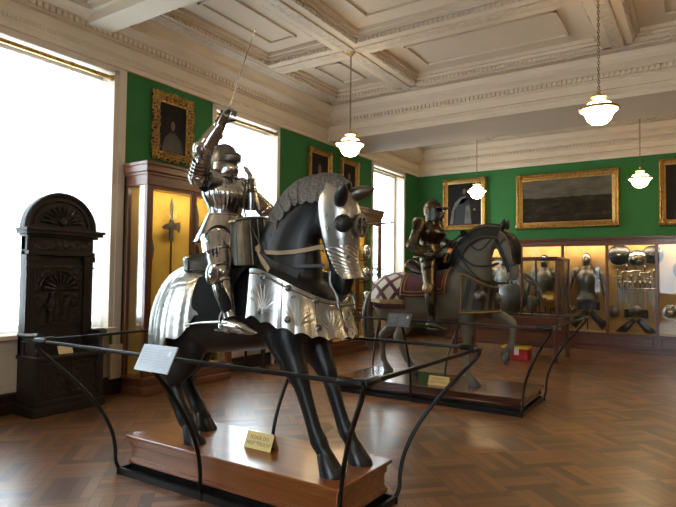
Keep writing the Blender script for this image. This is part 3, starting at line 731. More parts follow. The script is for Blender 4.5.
MB().cyl((-2.66, 11.34, .84), (-2.66, 11.34, 1.3), .012).box((-2.72, 11.28, .835), (-2.6, 11.4, .85)).build('stand', M['black'], ag)
for k, (x, y, lab) in enumerate(((-2.72, 11.0, 'steel helmet in the table case left of the brass-coloured shield'), (-3.75, 11.2, 'steel helmet at the left end of the table case'))):
    hm = thing('helmet', (x, y, .835), lab, 'helmet'); h = MB(); rough_helmet(h, (x, y, 1.08), 1.0, (.2, -1, 0)); h.build('skull', M['steeld'], hm)
    MB().cyl((x, y, .845), (x, y, .95), .02).lathe([(.07, 0), (.07, .015), (.02, .02)], (x, y, .835)).build('stand', M['black'], hm)
rb = thing('red_box', (-2.97, 10.92, 0), 'red box with yellow top edge on the floor under the table case', 'box')
M['red'] = mat('red_box_paint', (.36, .012, .015), .5); M['yel'] = mat('yellow_lid', (.78, .58, .02), .5); M['white'] = mat('white_paper', (.75, .75, .74), .6)
MB().box((-3.22, 10.76, 0), (-2.74, 11.06, .21)).build('body', M['red'], rb, smooth=False, bevel=.008)
MB().box((-3.23, 10.75, .21), (-2.73, 11.07, .255)).build('lid', M['yel'], rb, smooth=False, bevel=.006)
MB().box((-2.99, 10.746, .10), (-2.90, 10.758, .25)).build('paper_label', M['white'], rb, smooth=False)

# ---------------------------------------------------------------- carved throne by the first window
th = thing('throne_chair', (-6.15, 3.67, 0), 'dark carved oak throne with arched high back by the first window', 'throne')
O = M['oakdark']; K = M['oakcarve']
xb, xf, ya, yz = -6.345, -5.97, 3.275, 4.075; ym = 3.67
m = MB().box((xb, ya - .03, 0), (xf + .03, yz + .03, .10)).box((xb, ya - .01, .10), (xf + .01, yz + .01, .16)).box((xb, ya, .16), (xf, yz, .60)); 
m.build('plinth_box', O, th, smooth=False, bevel=.008)
for c in (ya + .12, ym + .01, yz - .30):
    pass
for c0, c1 in ((ya + .09, ym - .03), (ym + .03, yz - .09)):
    q = MB().box((xf, c0, .22), (xf + .008, c1, .54)); frame_bars(q, 'x', c0 - .02, c1 + .02, .2, .56, xf, .03, .018); q.build('front_panel', K, th, smooth=False, bevel=.004)
for c in (ya + .035, yz - .035): MB().box((xf, c - .035, .16), (xf + .02, c + .035, .6)).build('corner_stile', O, th, smooth=False, bevel=.006)
MB().box((xb, ya - .02, .60), (xf + .04, yz + .02, .645)).build('seat', O, th, smooth=False, bevel=.01)
for c in (ya, yz):
    s = 1 if c == yz else -1
    a = MB().box((xb, c - .035 if s > 0 else c, .645), (xf - .05, c if s > 0 else c + .035, .85)); 
    a.tube([(xb, c - s * .018, .865), (xb + .2, c - s * .018, .86), (xf - .03, c - s * .018, .875), (xf + .03, c - s * .018, .86)], [.03, .03, .032, .04], 10, res=14)
    a.build('arm', O, th, bevel=.0)
    MB().ell((xf + .02, c - s * .018, .86), (.045, .045, .045), 12, 8).tube([(xf - .03, c - s * .018, .645), (xf - .03, c - s * .018, .72), (xf - .03, c - s * .018, .84)], [.03, .022, .028], 10).build('arm_knob', K, th)
m = MB().box((xb, ya + .0, .645), (xb + .09, yz - .0, 1.96)); m.build('back_board', O, th, smooth=False)
for c in (ya + .055, yz - .055):
    p = MB().box((xb + .09, c - .055, .645), (xb + .135, c + .055, 1.72)); p.box((xb + .09, c - .07, .645), (xb + .15, c + .07, .80)); p.box((xb + .09, c - .07, 1.68), (xb + .155, c + .07, 1.75)); p.box((xb + .09, c - .065, 1.60), (xb + .145, c + .065, 1.625))
    for k in (-.028, 0, .028): p.box((xb + .135, c + k - .008, .84), (xb + .142, c + k + .008, 1.58))
    p.build('pilaster', O, th, smooth=False, bevel=.005)
q = MB().box((xb + .09, ya + .14, .98), (xb + .10, yz - .14, 1.60)); frame_bars(q, 'x', ya + .12, yz - .12, .95, 1.64, xb + .09, .03, .025)
q.build('relief_panel', K, th, smooth=False, bevel=.004)
# shell niche with two small standing figures in relief
sh = MB()
for a in np.linspace(.12, PI - .12, 9): sh.tube([(xb + .105, ym, 1.36), (xb + .125, ym + .10 * math.cos(a), 1.36 + .10 * math.sin(a)), (xb + .115, ym + .2 * math.cos(a), 1.36 + .19 * math.sin(a))], [.008, .018, .028], 7, res=6)
sh.tube([(xb + .11, ym + .225 * math.cos(a), 1.36 + .215 * math.sin(a)) for a in np.linspace(0, PI, 20)], .014, 7); sh.build('shell_arch', K, th)
for s in (-1, 1):
    f = MB(); c = ym + s * .09
    f.tube([(xb + .105, c, .99), (xb + .11, c, 1.1), (xb + .115, c, 1.2), (xb + .11, c, 1.27)], [.035, .04, .048, .02], 9, res=8, ry=.025); f.ell((xb + .115, c, 1.30), (.026, .026, .034), 10, 8); f.tube([(xb + .12, c + .04, 1.24), (xb + .13, c + s * .075, 1.17), (xb + .13, c + s * .03, 1.12)], .012, 6); f.build('relief_figure', K, th)
m = MB().box((xb, ya - .0, 1.75), (xb + .17, yz + .0, 1.80)).box((xb, ya + .0, 1.80), (xb + .13, yz, 1.96)).box((xb, ya - .03, 1.955), (xb + .18, yz + .03, 1.985)).box((xb, ya - .06, 1.985), (xb + .235, yz + .06, 2.025)).box((xb, ya - .075, 2.02), (xb + .26, yz + .075, 2.05))
m.build('entablature', O, th, smooth=False, bevel=.006)
MB().box((xb + .13, ya + .05, 1.82), (xb + .14, yz - .05, 1.94)).build('frieze_carving', K, th, smooth=False)
R0 = .42; zc = 2.05; pl = [(0, ym + R0 * math.cos(a), zc + R0 * math.sin(a)) for a in np.linspace(0, PI, 33)]
MB().prism([(xb, y, z) for _, y, z in pl], (1, 0, 0), .13).build('arch_board', O, th, smooth=False)
MB().tube([(xb + .13, y, z) for _, y, z in [(0, ym + (R0 - .015) * math.cos(a), zc + (R0 - .015) * math.sin(a)) for a in np.linspace(0, PI, 40)]], .03, 8).tube([(xb + .135, ym + .33 * math.cos(a), zc + .02 + .31 * math.sin(a)) for a in np.linspace(0.05, PI - .05, 36)], .015, 8).build('arch_moulding', O, th)
q = MB()
for a in np.linspace(0, PI, 13)[1:-1]: q.tube([(xb + .13, ym + .06 * math.cos(a), zc + .05 + .06 * math.sin(a)), (xb + .15, ym + .17 * math.cos(a), zc + .04 + .16 * math.sin(a)), (xb + .135, ym + .27 * math.cos(a), zc + .02 + .25 * math.sin(a))], [.012, .024, .012], 6, res=6)
q.ell((xb + .14, ym, zc + .09), (.03, .055, .055), 12, 8); q.build('lunette_carving', K, th)
cd_ = MB(); cd_.prism([(xf - .02, 3.545, .648), (xf - .02, 3.715, .648), (xf - .06, 3.715, .735), (xf - .06, 3.545, .735)], (1, 0, .4), .003)
tag(cd_.build('card_notice', M['card'], None, smooth=False), 'small tan card notice standing on the throne seat', 'sign')

# side chair and radiator under the second window
ch = thing('side_chair', (-6.0, 7.02, 0), 'dark wooden side chair with burgundy seat by the second window', 'chair')
M['burg'] = mat('burgundy_velvet', (.10, .010, .016), .8, sheen=.4)
for x, y, zt in ((-5.80, 6.80, .44), (-5.80, 7.24, .44), (-6.20, 6.82, .98), (-6.20, 7.22, .98)):
    MB().tube([(x, y, 0), (x, y, .44), (x - (.05 if zt > .5 else 0), y, zt)], [.018, .024, .018], 8).build('leg', M['oakdark'], ch)
MB().box((-6.22, 6.78, .38), (-5.78, 7.26, .44)).build('seat_frame', M['oakdark'], ch, smooth=False, bevel=.008)
MB().box((-6.2, 6.8, .44), (-5.79, 7.24, .485)).build('seat', M['burg'], ch, bevel=.018)
for z in (.62, .88): MB().box((-6.255 if z > .7 else -6.235, 6.83, z), (-6.225 if z > .7 else -6.205, 7.21, z + .09)).build('back_rail', M['oakdark'], ch, smooth=False, bevel=.006)
rd = thing('radiator', (-6.4, 7.0, .05), 'cream radiator casing under the second window behind the side chair', 'radiator')
m = MB().box((-6.365, 6.3, .22), (-6.30, 7.72, .78)); m.build('casing', M['cream'], rd, smooth=False, bevel=.006)
m = MB()
for k in range(11):
    m.box((-6.305, 6.72 + k * .028, .34), (-6.292, 6.738 + k * .028, .66))
m.build('grille', M['steeld'], rd, smooth=False)
for y in (6.34, 7.66): MB().box((-6.36, y - .02, 0), (-6.31, y + .02, .22)).build('foot', M['cream'], rd, smooth=False)

# ---------------------------------------------------------------- paintings
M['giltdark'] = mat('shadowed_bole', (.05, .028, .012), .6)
def flatpoly(m, pts, y, th=.002):
    m.prism(pts, (0, 0, 0) if False else (1, 0, 0), th)
def painting(wall, u0, u1, z0, z1, fw, label, canvas, ornate=False, figure=None, name='framed_painting'):
    """wall 'far': u is x, faces -y. wall 'left': u is y, faces +x"""
    P = (lambda u, z, d: V3(u, YF - d, z)) if wall == 'far' else (lambda u, z, d: V3(XL + d, u, z))
    t = thing(name, tuple(P((u0 + u1) / 2, z0, 0)), label, 'painting')
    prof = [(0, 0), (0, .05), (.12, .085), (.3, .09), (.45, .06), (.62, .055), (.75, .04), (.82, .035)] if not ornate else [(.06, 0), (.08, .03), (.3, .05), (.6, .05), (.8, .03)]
    R = []
    for k, d in prof + [(.82, .0)]:
        a = k * fw; R.append([P(u0 + a, z0 + a, d), P(u1 - a, z0 + a, d), P(u1 - a, z1 - a, d), P(u0 + a, z1 - a, d)])
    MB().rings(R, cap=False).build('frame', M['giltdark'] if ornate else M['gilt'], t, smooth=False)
    a = .78 * fw; R = [[P(u0 + q, z0 + q, d), P(u1 - q, z0 + q, d), P(u1 - q, z1 - q, d), P(u0 + q, z1 - q, d)] for q, d in ((a, .0), (a, .042), (fw, .03), (fw, .0))]
    MB().rings(R, cap=False).build('slip', M['gilt2'], t, smooth=False)
    c0 = P(u0 + fw - .01, z0 + fw - .01, 0); c1 = P(u1 - fw + .01, z1 - fw + .01, .025)
    cv = MB().box(c0, c1).build('canvas', canvas, t, smooth=False)
    mb = MB()
    cn = [(u0, z0), (u1, z0), (u1, z1), (u0, z1)]
    if ornate:
        rnd = random.Random(4)
        for i in range(4):
            p, q = np.array(cn[i]), np.array(cn[(i + 1) % 4]); L = np.linalg.norm(q - p); n = int(L / .05)
            inn = nrm(np.array(((u0 + u1) / 2, (z0 + z1) / 2)) - (p + q) / 2); dr = (q - p) / L; inn = np.array([-dr[1], dr[0]])
            for k in range(n):
                c = p + (q - p) * (k + .5) / n
                for w in (.1, .4, .72):
                    e = c + inn * fw * w + dr * rnd.uniform(-.012, .012); r = rnd.uniform(.018, .032); o = P(e[0], e[1], .045)
                    g = rnd.uniform(0, PI); pts = [o + (P(math.cos(g + h) * r, math.sin(g + h) * r, 0) - P(0, 0, 0)) for h in np.linspace(-2.2, 2.2, 7)]
                    mb.tube(pts, [.006, .011, .012, .013, .012, .011, .006], 6)
        o = P((u0 + u1) / 2, z1 + .0, .05); mb.ell(o, (.03, .06, .04) if wall == 'left' else (.06, .03, .04), 10, 8)
    else:
        for (u, z) in cn:      # cast corner leaves
            su = 1 if u == u0 else -1; sz = 1 if z == z0 else -1
            for k in range(5):
                g = k / 4 * PI / 2; e = P(u + su * (.03 + .13 * fw / .14 * math.cos(g)), z + sz * (.03 + .13 * fw / .14 * math.sin(g)), .085)
                mb.tube([P(u + su * .02, z + sz * .02, .07), (P(u + su * .02, z + sz * .02, .09) + e) / 2, e], [.02, .024, .008], 6, res=6)
            mb.build('corner_leaf', M['gilt'], t); mb = MB()
    if ornate: mb.build('pierced_carving', M['gilt'], t)
    if figure:
        for nm, mt, polys in figure:
            m = MB()
            for poly in polys:
                ps = [P(u0 + fw + (u1 - u0 - 2 * fw) * a, z0 + fw + (z1 - z0 - 2 * fw) * b, .025) for a, b in poly]
                m.prism(ps, P(0, 0, 1) - P(0, 0, 0), .0012 + .0006 * len(m.v))
            m.build(nm, mt, cv, smooth=False)
    return t
def ovl(cx, cy, rx, ry, n=16): return [(cx + rx * math.cos(a), cy + ry * math.sin(a)) for a in np.linspace(0, 2 * PI, n + 1)[:-1]]
M['skin'] = mat('painted_flesh', (.16, .085, .05), .45, var=.4, nscale=14); M['pgrey'] = mat('painted_satin', (.10, .09, .075), .45, var=.55, nscale=10)
M['pdark'] = mat('painted_velvet', (.008, .007, .007), .4, var=.4, nscale=10); M['pbrown'] = mat('painted_shade', (.018, .013, .009), .45, var=.5, nscale=8)
def landscape():
    m, N, L, b = newmat('brown_landscape'); v = coords(N, L)
    sx = N.new('ShaderNodeSeparateXYZ'); L.new(v, sx.inputs[0])
    n = noise(N, L, coords(N, L, (1, 1, 3.2)), 2.6, 7, .62)
    a = N.new('ShaderNodeMath'); a.operation = 'MULTIPLY_ADD'; a.inputs[1].default_value = .10; L.new(n, a.inputs[0]); L.new(sx.outputs[2], a.inputs[2])
    st = N.new('ShaderNodeMapRange'); st.inputs['From Min'].default_value = .77; st.inputs['From Max'].default_value = .80; L.new(a.outputs[0], st.inputs[0])
    r1 = ramp(N, [(.3, (.010, .008, .006)), (.55, (.028, .022, .014)), (.75, (.085, .066, .04))]); L.new(n, r1.inputs[0])
    r2 = ramp(N, [(.3, (.075, .068, .052)), (.7, (.15, .135, .10))]); L.new(n, r2.inputs[0])
    x = N.new('ShaderNodeMix'); x.data_type = 'RGBA'; L.new(st.outputs[0], x.inputs['Factor']); L.new(r1.outputs[0], x.inputs['A']); L.new(r2.outputs[0], x.inputs['B']); L.new(x.outputs['Result'], b.inputs['Base Color'])
    b.inputs['Roughness'].default_value = .7; b.inputs['Specular IOR Level'].default_value = .12; return m
M['landscape'] = landscape()
painting('far', -5.65, -4.5, 2.77, 4.10, .13, 'gilt-framed full-length portrait of a standing man in a pale cloak', M['canvasdark'], figure=[
    ('painted_cloak', M['pgrey'], [[(.06, .02), (.12, .35), (.22, .55), (.40, .68), (.52, .70), (.60, .60), (.46, .52), (.32, .50), (.20, .36), (.16, .02)], [(.50, .02), (.54, .45), (.64, .48), (.72, .02)]]),
    ('painted_dress', M['pdark'], [[(.2, .02), (.24, .4), (.40, .62), (.55, .66), (.66, .55), (.72, .3), (.66, .02)]]),
    ('painted_face', M['skin'], [ovl(.50, .80, .05, .075), ovl(.80, .36, .035, .03)])])
painting('far', -3.755, -1.49, 2.73, 4.04, .155, 'wide gilt-framed brown landscape, largest painting on the far wall', M['landscape'])
painting('far', -.735, .6, 2.70, 4.13, .13, 'gilt-framed dark portrait cut by the right edge of the picture', M['canvasdark'], figure=[
    ('painted_dress', M['pbrown'], [[(.15, .02), (.2, .45), (.42, .62), (.6, .62), (.8, .45), (.85, .02)]]), ('painted_face', M['skin'], [ovl(.5, .76, .06, .09)])])
painting('left', 5.02, 5.75, 3.17, 4.12, .125, 'portrait in an ornate pierced gilt frame above the case of polearms', M['canvasdark'], True, [
    ('painted_dress', M['pbrown'], [[(.1, .02), (.2, .3), (.4, .42), (.6, .42), (.82, .28), (.9, .02)]]), ('painted_face', M['skin'], [ovl(.5, .56, .075, .10)])])
painting('left', 8.71, 9.48, 3.22, 4.08, .10, 'gilt-framed portrait of a woman, nearer of two above the black horse mane', M['canvasdark'], figure=[
    ('painted_dress', M['pbrown'], [[(.15, .02), (.25, .3), (.42, .4), (.6, .4), (.75, .3), (.85, .02)]]), ('painted_face', M['skin'], [ovl(.5, .55, .10, .16)])])
painting('left', 9.86, 10.56, 3.3, 4.07, .10, 'gilt-framed dark portrait, farther of two above the black horse mane', M['canvasdark'], figure=[
    ('painted_dress', M['pbrown'], [[(.15, .02), (.25, .3), (.42, .4), (.6, .4), (.75, .3), (.85, .02)]]), ('painted_face', M['skin'], [ovl(.5, .55, .09, .13)])])
# ================================================================ horses
M['hblack'] = mat('black_horse_body', (.005, .005, .006), .4, var=.35, nscale=5, bmp=.12, bscale=30, spec=.45)
M['hoof'] = mat('dark_hoof', (.012, .011, .012), .32, var=.3, bmp=.1, bscale=25)
M['holive'] = mat('olive_grey_horse_body', (.15, .138, .098), .6, var=.22, nscale=4, bmp=.12, bscale=60)
M['hoof2'] = mat('grey_hoof', (.10, .10, .095), .45, var=.3)
M['fluted'] = steel('fluted_polished_steel', (.60, .585, .55), .29, .22, .04)
M['mail'] = carved('grey_scale_mail', (.19, .18, .165), 70, .5, .55, .5, .5)
M['leather'] = mat('dark_leather', (.018, .013, .010), .45, var=.3, bmp=.1)
M['blackstrap'] = mat('black_strap', (.006, .0055, .005), .5, var=.3)
M['strap'] = mat('buff_strap', (.38, .28, .17), .6, var=.2)
M['hclothblack'] = mat('black_cloth', (.009, .009, .010), .85, var=.3, bmp=.2, bscale=180, spec=.25)

def sect_eval(secs, x):
    A = np.array(secs, float); k = int(np.clip(np.searchsorted(A[:, 0], x) - 1, 0, len(A) - 2)); f = (x - A[k, 0]) / (A[k + 1, 0] - A[k, 0])
    f = min(max(f, 0), 1); p0, p1, p2, p3 = A[max(k - 1, 0)], A[k], A[k + 1], A[min(k + 2, len(A) - 1)]
    return .5 * (2 * p1 + (p2 - p0) * f + (2 * p0 - 5 * p1 + 4 * p2 - p3) * f * f + (3 * p1 - p0 - 3 * p2 + p3) * f ** 3)
def sup(c, e): return math.copysign(abs(c) ** (2 / e), c)
def body_pt(secs, yc, x, th, off=0):
    """th 0 at the spine, +90 deg on the near (-y) flank"""
    _, zt, zb, hw = sect_eval(secs, x); zc = zb + (zt - zb) * .52
    hz = (zt - zc) if math.cos(th) > 0 else (zc - zb)
    return V3(x, yc - (hw + off) * sup(math.sin(th), 2.25), zc + (hz + off) * sup(math.cos(th), 2.25))
def horse_body(name, root, secs, yc, neck, head, legs, m, vox=.017, hoofmat=None):
    b = MB(); R = []
    for x in np.linspace(secs[0][0], secs[-1][0], 40):
        R.append([body_pt(secs, yc, x, -a) for a in np.linspace(0, 2 * PI, 33)[:-1]])
    b.rings(R)
    b.tube([(p[0], yc + (p[4] if len(p) > 4 else 0), p[1]) for p in neck], [p[3] for p in neck], 20, ry=[p[2] for p in neck], up=nrm((-.6, 0, .8)), res=22, round_ends=True)
    b.tube([(p[0], yc, p[1]) for p in head], [p[3] for p in head], 20, ry=[p[2] for p in head], up=(1, 0, .25), res=22, round_ends=True)
    for lg in legs:
        b.tube([p[:3] for p in lg], [p[3] for p in lg], 16, ry=[p[4] for p in lg], up=(1, 0, .12), res=36, round_ends=True)
    return b.build(name, m, root, remesh=vox, iters=3, angle=180)
def hoof(root, c, f, m, s=1.0, pitch=0):
    """c: centre of the sole; f: forward tilt"""
    c = np.array(c, float); R = []
    for z, a, sh in ((0, .068, .02), (.012, .068, .018), (.05, .058, .0), (.085, .048, -.018), (.10, .040, -.022)):
        ring = []
        for q in np.linspace(0, 2 * PI, 21)[:-1]:
            p = V3((a * math.cos(q) * (1.12 if math.cos(q) > 0 else .85) + sh) * s, a * .88 * math.sin(q) * s, z * s)
            if pitch: p = V3(p[0] * math.cos(pitch) + p[2] * math.sin(pitch), p[1], -p[0] * math.sin(pitch) + p[2] * math.cos(pitch))
            ring.append(c + p)
        R.append(ring)
    return MB().rings(R).build('hoof', m, root)

# ---------------------------------------------------------------- the black armoured horse
HY = 3.12
h1 = thing('war_horse', (-2.85, HY, .3), 'black horse in polished steel armour on the nearer plinth', 'horse')
S1 = [(-3.69, 1.34, 1.14, .07), (-3.63, 1.45, 1.02, .20), (-3.49, 1.54, .95, .28), (-3.25, 1.585, .95, .31), (-3.0, 1.57, .97, .305), (-2.75, 1.60, 1.0, .30), (-2.52, 1.63, 1.04, .29), (-2.32, 1.60, 1.07, .26), (-2.18, 1.52, 1.12, .21), (-2.08, 1.42, 1.22, .11)]
N1 = [(-2.46, 1.42, .30, .20), (-2.46, 1.66, .285, .155), (-2.40, 1.86, .235, .125), (-2.27, 2.01, .175, .105), (-2.13, 2.08, .13, .092)]
D1 = [(-2.12, 2.10, .09, .085), (-2.07, 2.02, .135, .10), (-2.045, 1.90, .142, .108), (-2.025, 1.76, .11, .085), (-2.005, 1.62, .085, .066), (-1.99, 1.53, .082, .064), (-1.985, 1.47, .06, .05)]
def fore1(dy, dx, q=0):
    y = HY + dy
    return [(-2.40 + dx, y + dy * -.25, 1.34, .13, .19), (-2.37 + dx, y, 1.15, .10, .145), (-2.30 + dx, y, 1.0, .074, .105), (-2.23 + dx, y, .885, .064, .078), (-2.20 + dx, y, .82, .052, .06), (-2.15 + dx, y, .69, .042, .053), (-2.095 + dx, y, .55, .043, .053), (-2.065 + dx, y, .495, .052, .062), (-2.03 + dx, y, .44, .043, .052), (-1.995 + dx, y, .385, .056, .062)]
def hind1(dy, dx):
    y = HY + dy
    return [(-3.36 + dx, y - dy * .3, 1.32, .14, .24), (-3.31 + dx, y, 1.10, .13, .21), (-3.31 + dx, y, .95, .10, .16), (-3.40 + dx, y, .82, .068, .115), (-3.455 + dx, y, .735, .06, .092), (-3.435 + dx, y, .66, .050, .075), (-3.36 + dx, y, .54, .046, .065), (-3.30 + dx, y, .465, .055, .072), (-3.255 + dx, y, .42, .047, .058), (-3.22 + dx, y, .38, .058, .064)]
horse_body('body', h1, S1, HY, N1, D1, [fore1(-.15, .0), fore1(.15, .02), hind1(-.17, .02), hind1(.15, -.19)], M['hblack'])
for x, y in ((-1.99, HY - .15), (-1.97, HY + .15), (-3.205, HY - .17), (-3.415, HY + .15)): hoof(h1, (x, y, .30), 0, M['hoof'], 1.3)

def plate(name, fn, nu, nv, m, root, th=.006):
    G = [[fn(u, v) for v in np.linspace(0, 1, nv)] for u in np.linspace(0, 1, nu)]
    return MB().sheet(G, th).build(name, m, root, angle=60)
def scallop(u, n, d): return d * abs(math.sin(PI * u * n))
# crupper: half dome over the rump
def crup(u, v):
    al = math.radians(-136 + 272 * u); c = V3(-3.21, HY, 1.06)
    k = abs(al) / math.radians(136)
    b0 = math.radians(-18 + 51 * k ** 2.2); b0 -= scallop(u, 11, .09)
    be = b0 + (math.radians(89) - b0) * v
    flare = .05 * (1 - v) ** 3
    rid = .0045 * math.sin(al * 40) * (1 - v) ** .5 + .003 * math.sin((be * 60 + abs(math.sin(al * 3.5)) * 9)) * (.3 + .7 * v)
    lam = -.008 * (1 if .44 < v < .46 or .70 < v < .715 else 0)
    ca = sup(math.cos(be), 2.5); r = 1 + flare + rid + lam
    return c + V3(-(.49 * r) * ca * sup(math.cos(al), 2.3), (.375 * r) * ca * sup(math.sin(al), 2.3), .575 * sup(math.sin(be), 2.4) + .02)
plate('crupper_armour', crup, 300, 80, M['fluted'], h1)
tb = MB(); tb.tube([(-3.66, HY, 1.42), (-3.74, HY, 1.34), (-3.77, HY, 1.2), (-3.76, HY, 1.05)], [.05, .055, .05, .03], 12, res=10); tb.build('tail_tube', M['fluted'], h1)
# peytral: breast armour
def peyt_base(u, v, off=0):
    al = math.radians(-96 + 192 * u); c = V3(-2.43, HY, 0)
    k = math.cos(al)                         # 1 in front, negative at the rear ends
    kf = max(k, 0)
    zt = 1.595 - .21 * kf ** 1.3; zb = 1.29 - .14 * kf - .02 + scallop(u, 13, .022)
    z = zb + (zt - zb) * v
    fl = 1 + .15 * (1 - v) ** 1.6 * (.35 + .65 * kf) - .02 * v
    a, b = .42 if k > 0 else .40, .375
    r = fl + off
    return V3(c[0] + a * r * sup(math.cos(al), 2.15), c[1] + b * r * sup(math.sin(al), 2.15), z)
def peyt(u, v):
    al = -96 + 192 * u; ph = (al / 32.0) % 1 - .5; e = 0
    d = math.hypot(ph * 1.1, v - .12)
    if .88 < v < .90: e -= .008
    return peyt_base(u, v, e)
plate('peytral_armour', peyt, 420, 60, M['fluted'], h1)
for cu in (.085, .25, .42, .58, .75, .915):
    q = MB()
    for k in range(-4, 5):
        an = k * .27; P = []
        for t in np.linspace(0, 1, 9):
            l = .05 + .56 * t; P.append(peyt_base(min(max(cu + (l * math.sin(an) * (.8 + .5 * t)) * .115, .004), .996), .14 + l * math.cos(an) * .98, .02))
        q.tube(P, [.002, .004, .005, .005, .005, .0045, .004, .003, .0015], 5)
    q.build('leaf_fan', M['fluted'], h1)
for cu in (.17, .335, .5, .665, .83): MB().tube([peyt_base(cu, v, .018) for v in np.linspace(.02, .97, 14)], .0045, 5).build('plate_seam', M['steeld'], h1)
q = MB(); q.tube([peyt_base(u, .895, .02) for u in np.linspace(.01, .99, 120)], .004, 6)
q.build('peytral_band', M['steeld'], h1)
for k, u in enumerate((.07, .20, .34, .5, .66, .8, .93)):
    for v in (.89, .2):
        c = peyt_base(u, v, .01); n = nrm(V3(c[0] + 2.43, (c[1] - HY) * 1.5, .15))
        MB().lathe([(.024, 0), (.024, .006), (.014, .010), (.010, .016), (.001, .019)], c, n, 10).build('rosette', M['steeld'], h1)
# crinet: overlapping lames over the crest of the neck
CR = cr([(-2.72, 1.66), (-2.66, 1.88), (-2.55, 2.075), (-2.39, 2.205), (-2.20, 2.245), (-2.05, 2.235), (-1.945, 2.17)], 80)
def crinet(u, v):
    k = u * 79; i = min(int(k), 78); p = CR[i] + (CR[i + 1] - CR[i]) * (k - i); t = nrm(CR[min(i + 1, 79)] - CR[max(i - 1, 0)]); n = V3(t[1], -t[0])   # n points into the neck
    w = .085 + .03 * (1 - u) + .012 * math.sin(u * PI); dep = (.215 - .06 * (1 - u)) * (1 - .25 * max(0, (u - .8) / .2))
    saw = ((u * 11) % 1) * .012
    a = (v - .5) * 2
    yy = a * abs(a) ** .1 * (w + saw * .5); dd = dep * abs(a) ** 2.1 + .018 * abs(math.sin(u * PI * 11)) * abs(a) ** 6
    return V3(p[0] + n[0] * (dd - saw * .4), HY + yy, p[1] + n[1] * (dd - saw * .4))
plate('crinet_mane', crinet, 200, 40, M['mail'], h1)
# shaffron: steel mask of the head
AX = cr([(-2.13, 2.16, .06, .08), (-2.07, 2.08, .125, .108), (-2.03, 1.95, .15, .12), (-2.015, 1.82, .135, .108), (-2.0, 1.70, .11, .086), (-1.985, 1.61, .10, .08), (-1.97, 1.55, .11, .092), (-1.965, 1.525, .12, .10)], 100)
def shaf(u, v, off=0):
    k = u * 99; i = min(int(k), 98); x, z, dx, hw = AX[i] + (AX[i + 1] - AX[i]) * (k - i)
    A0 = math.radians(118 if u < .55 else 118 - 50 * (u - .55) / .45); A0 *= .42 + .58 * math.sin(min(u / .26, 1) * PI / 2); a = -A0 + 2 * A0 * v
    rid = .035 * max(0, 1 - abs(a) / .16) * (u > .08)            # keel down the face
    flu = 0
    if .52 < u < .84: flu = .022 * math.sin((u * 1.0 + abs(a) * .085) * 2 * PI * 26) 
    r = 1 + rid * .35 + flu + off
    return V3(x + dx * r * sup(math.cos(a), 2.3), HY + hw * r * sup(math.sin(a), 2.3), z + .015 * math.cos(a))
plate('shaffron', shaf, 240, 90, M['fluted'], h1)
for s in (-1, 1):
    v = .5 + s * .235; c = shaf(.36, v, .02); n = nrm(V3(.62, s * .8, .05))
    MB().lathe([(.058, -.01), (.06, .012), (.05, .03), (.036, .042), (.018, .048), (.001, .05)], c, n, 20).build('eye_cup', M['black'], h1)
    c = V3(-1.955, HY - .10, 2.035) if s < 0 else V3(-1.98, HY + .06, 2.09); d = nrm(V3(.5, -.55, .42)) if s < 0 else nrm(V3(.85, .40, .28)); R = []
    u_, w_ = perp(d)
    e = MB(); e.tube([c - d * .03, c + d * .03, c + d * .08, c + d * .14, c + d * .175], [.03, .048, .05, .03, .004] if s > 0 else [.034, .046, .042, .028, .004], 14, res=14); e.build('ear_guard', M['steelk'] if s < 0 else M['steeld'], h1)
rc = shaf(.375, .5, .12); rn = nrm(V3(1, -.02, .03))
ro = MB().lathe([(.075, 0), (.08, .006), (.075, .012), (.055, .014), (.05, .006)], rc, rn, 24, cap=False)
for k in range(8):
    a = 2 * PI * k / 8; uu, ww = perp(rn); ro.cyl(rc + rn * .008 + (uu * math.cos(a) + ww * math.sin(a)) * .014, rc + rn * .008 + (uu * math.cos(a) + ww * math.sin(a)) * .06, .008, .011, 6)
ro.ell(rc + rn * .01, (.02, .02, .02), 10, 8); ro = ro.build('rondel', M['steeld'], h1)
MB().tube([rc, rc + rn * .05, rc + rn * .25], [.014, .011, .003], 8).build('spike', M['steel'], ro)
for u, v in ((.33, .28), (.33, .40), (.33, .60), (.33, .72), (.62, .30), (.62, .70)): MB().lathe([(.014, 0), (.013, .008), (.001, .012)], shaf(u, v, .01), nrm(V3(.7, (v - .5) * 3, 0)), 8).build('rivet', M['steeld'], h1)
# bit, muzzle pieces
m = MB()
for s in (-1, 1): m.tube([(-2.03, HY + s * .085, 1.58), (-2.02, HY + s * .10, 1.50), (-1.97, HY + s * .10, 1.42), (-1.955, HY + s * .10, 1.34)], [.013, .012, .011, .009], 8, res=10)
m.tube([(-2.02, HY - .10, 1.50), (-2.02, HY + .10, 1.50)], .012, 8); m.tube([(-1.957, HY - .10, 1.36), (-1.957, HY + .10, 1.36)], .008, 8)
m.build('curb_bit', M['steeld'], h1)
def strap(pts, w, m, root, name, n=24, t=.004, up=None):
    """flat band through points, lying against the surface: width axis given by up"""
    P = cr(pts, n); T = np.gradient(P, axis=0); G = []
    for i in range(n):
        U = np.array(up, float); U = nrm(U - nrm(T[i]) * (U @ nrm(T[i]))); G.append([P[i] - U * w / 2, P[i], P[i] + U * w / 2])
    return MB().sheet(G, t).build(name, m, root, angle=60)
def neck_side(x, z, off=.01, yc=HY, N=N1, s=-1):
    """point on the flank of the neck for the given x, z"""
    A = cr([(p[0], p[1], p[2], p[3]) for p in N], 120); d = np.hypot(A[:, 0] - x, A[:, 1] - z); i = int(np.argmin(d)); r = min(d[i] / (A[i, 2] + .01), .97)
    return V3(x, yc + s * (A[i, 3] * math.sqrt(1 - r * r) + off), z)
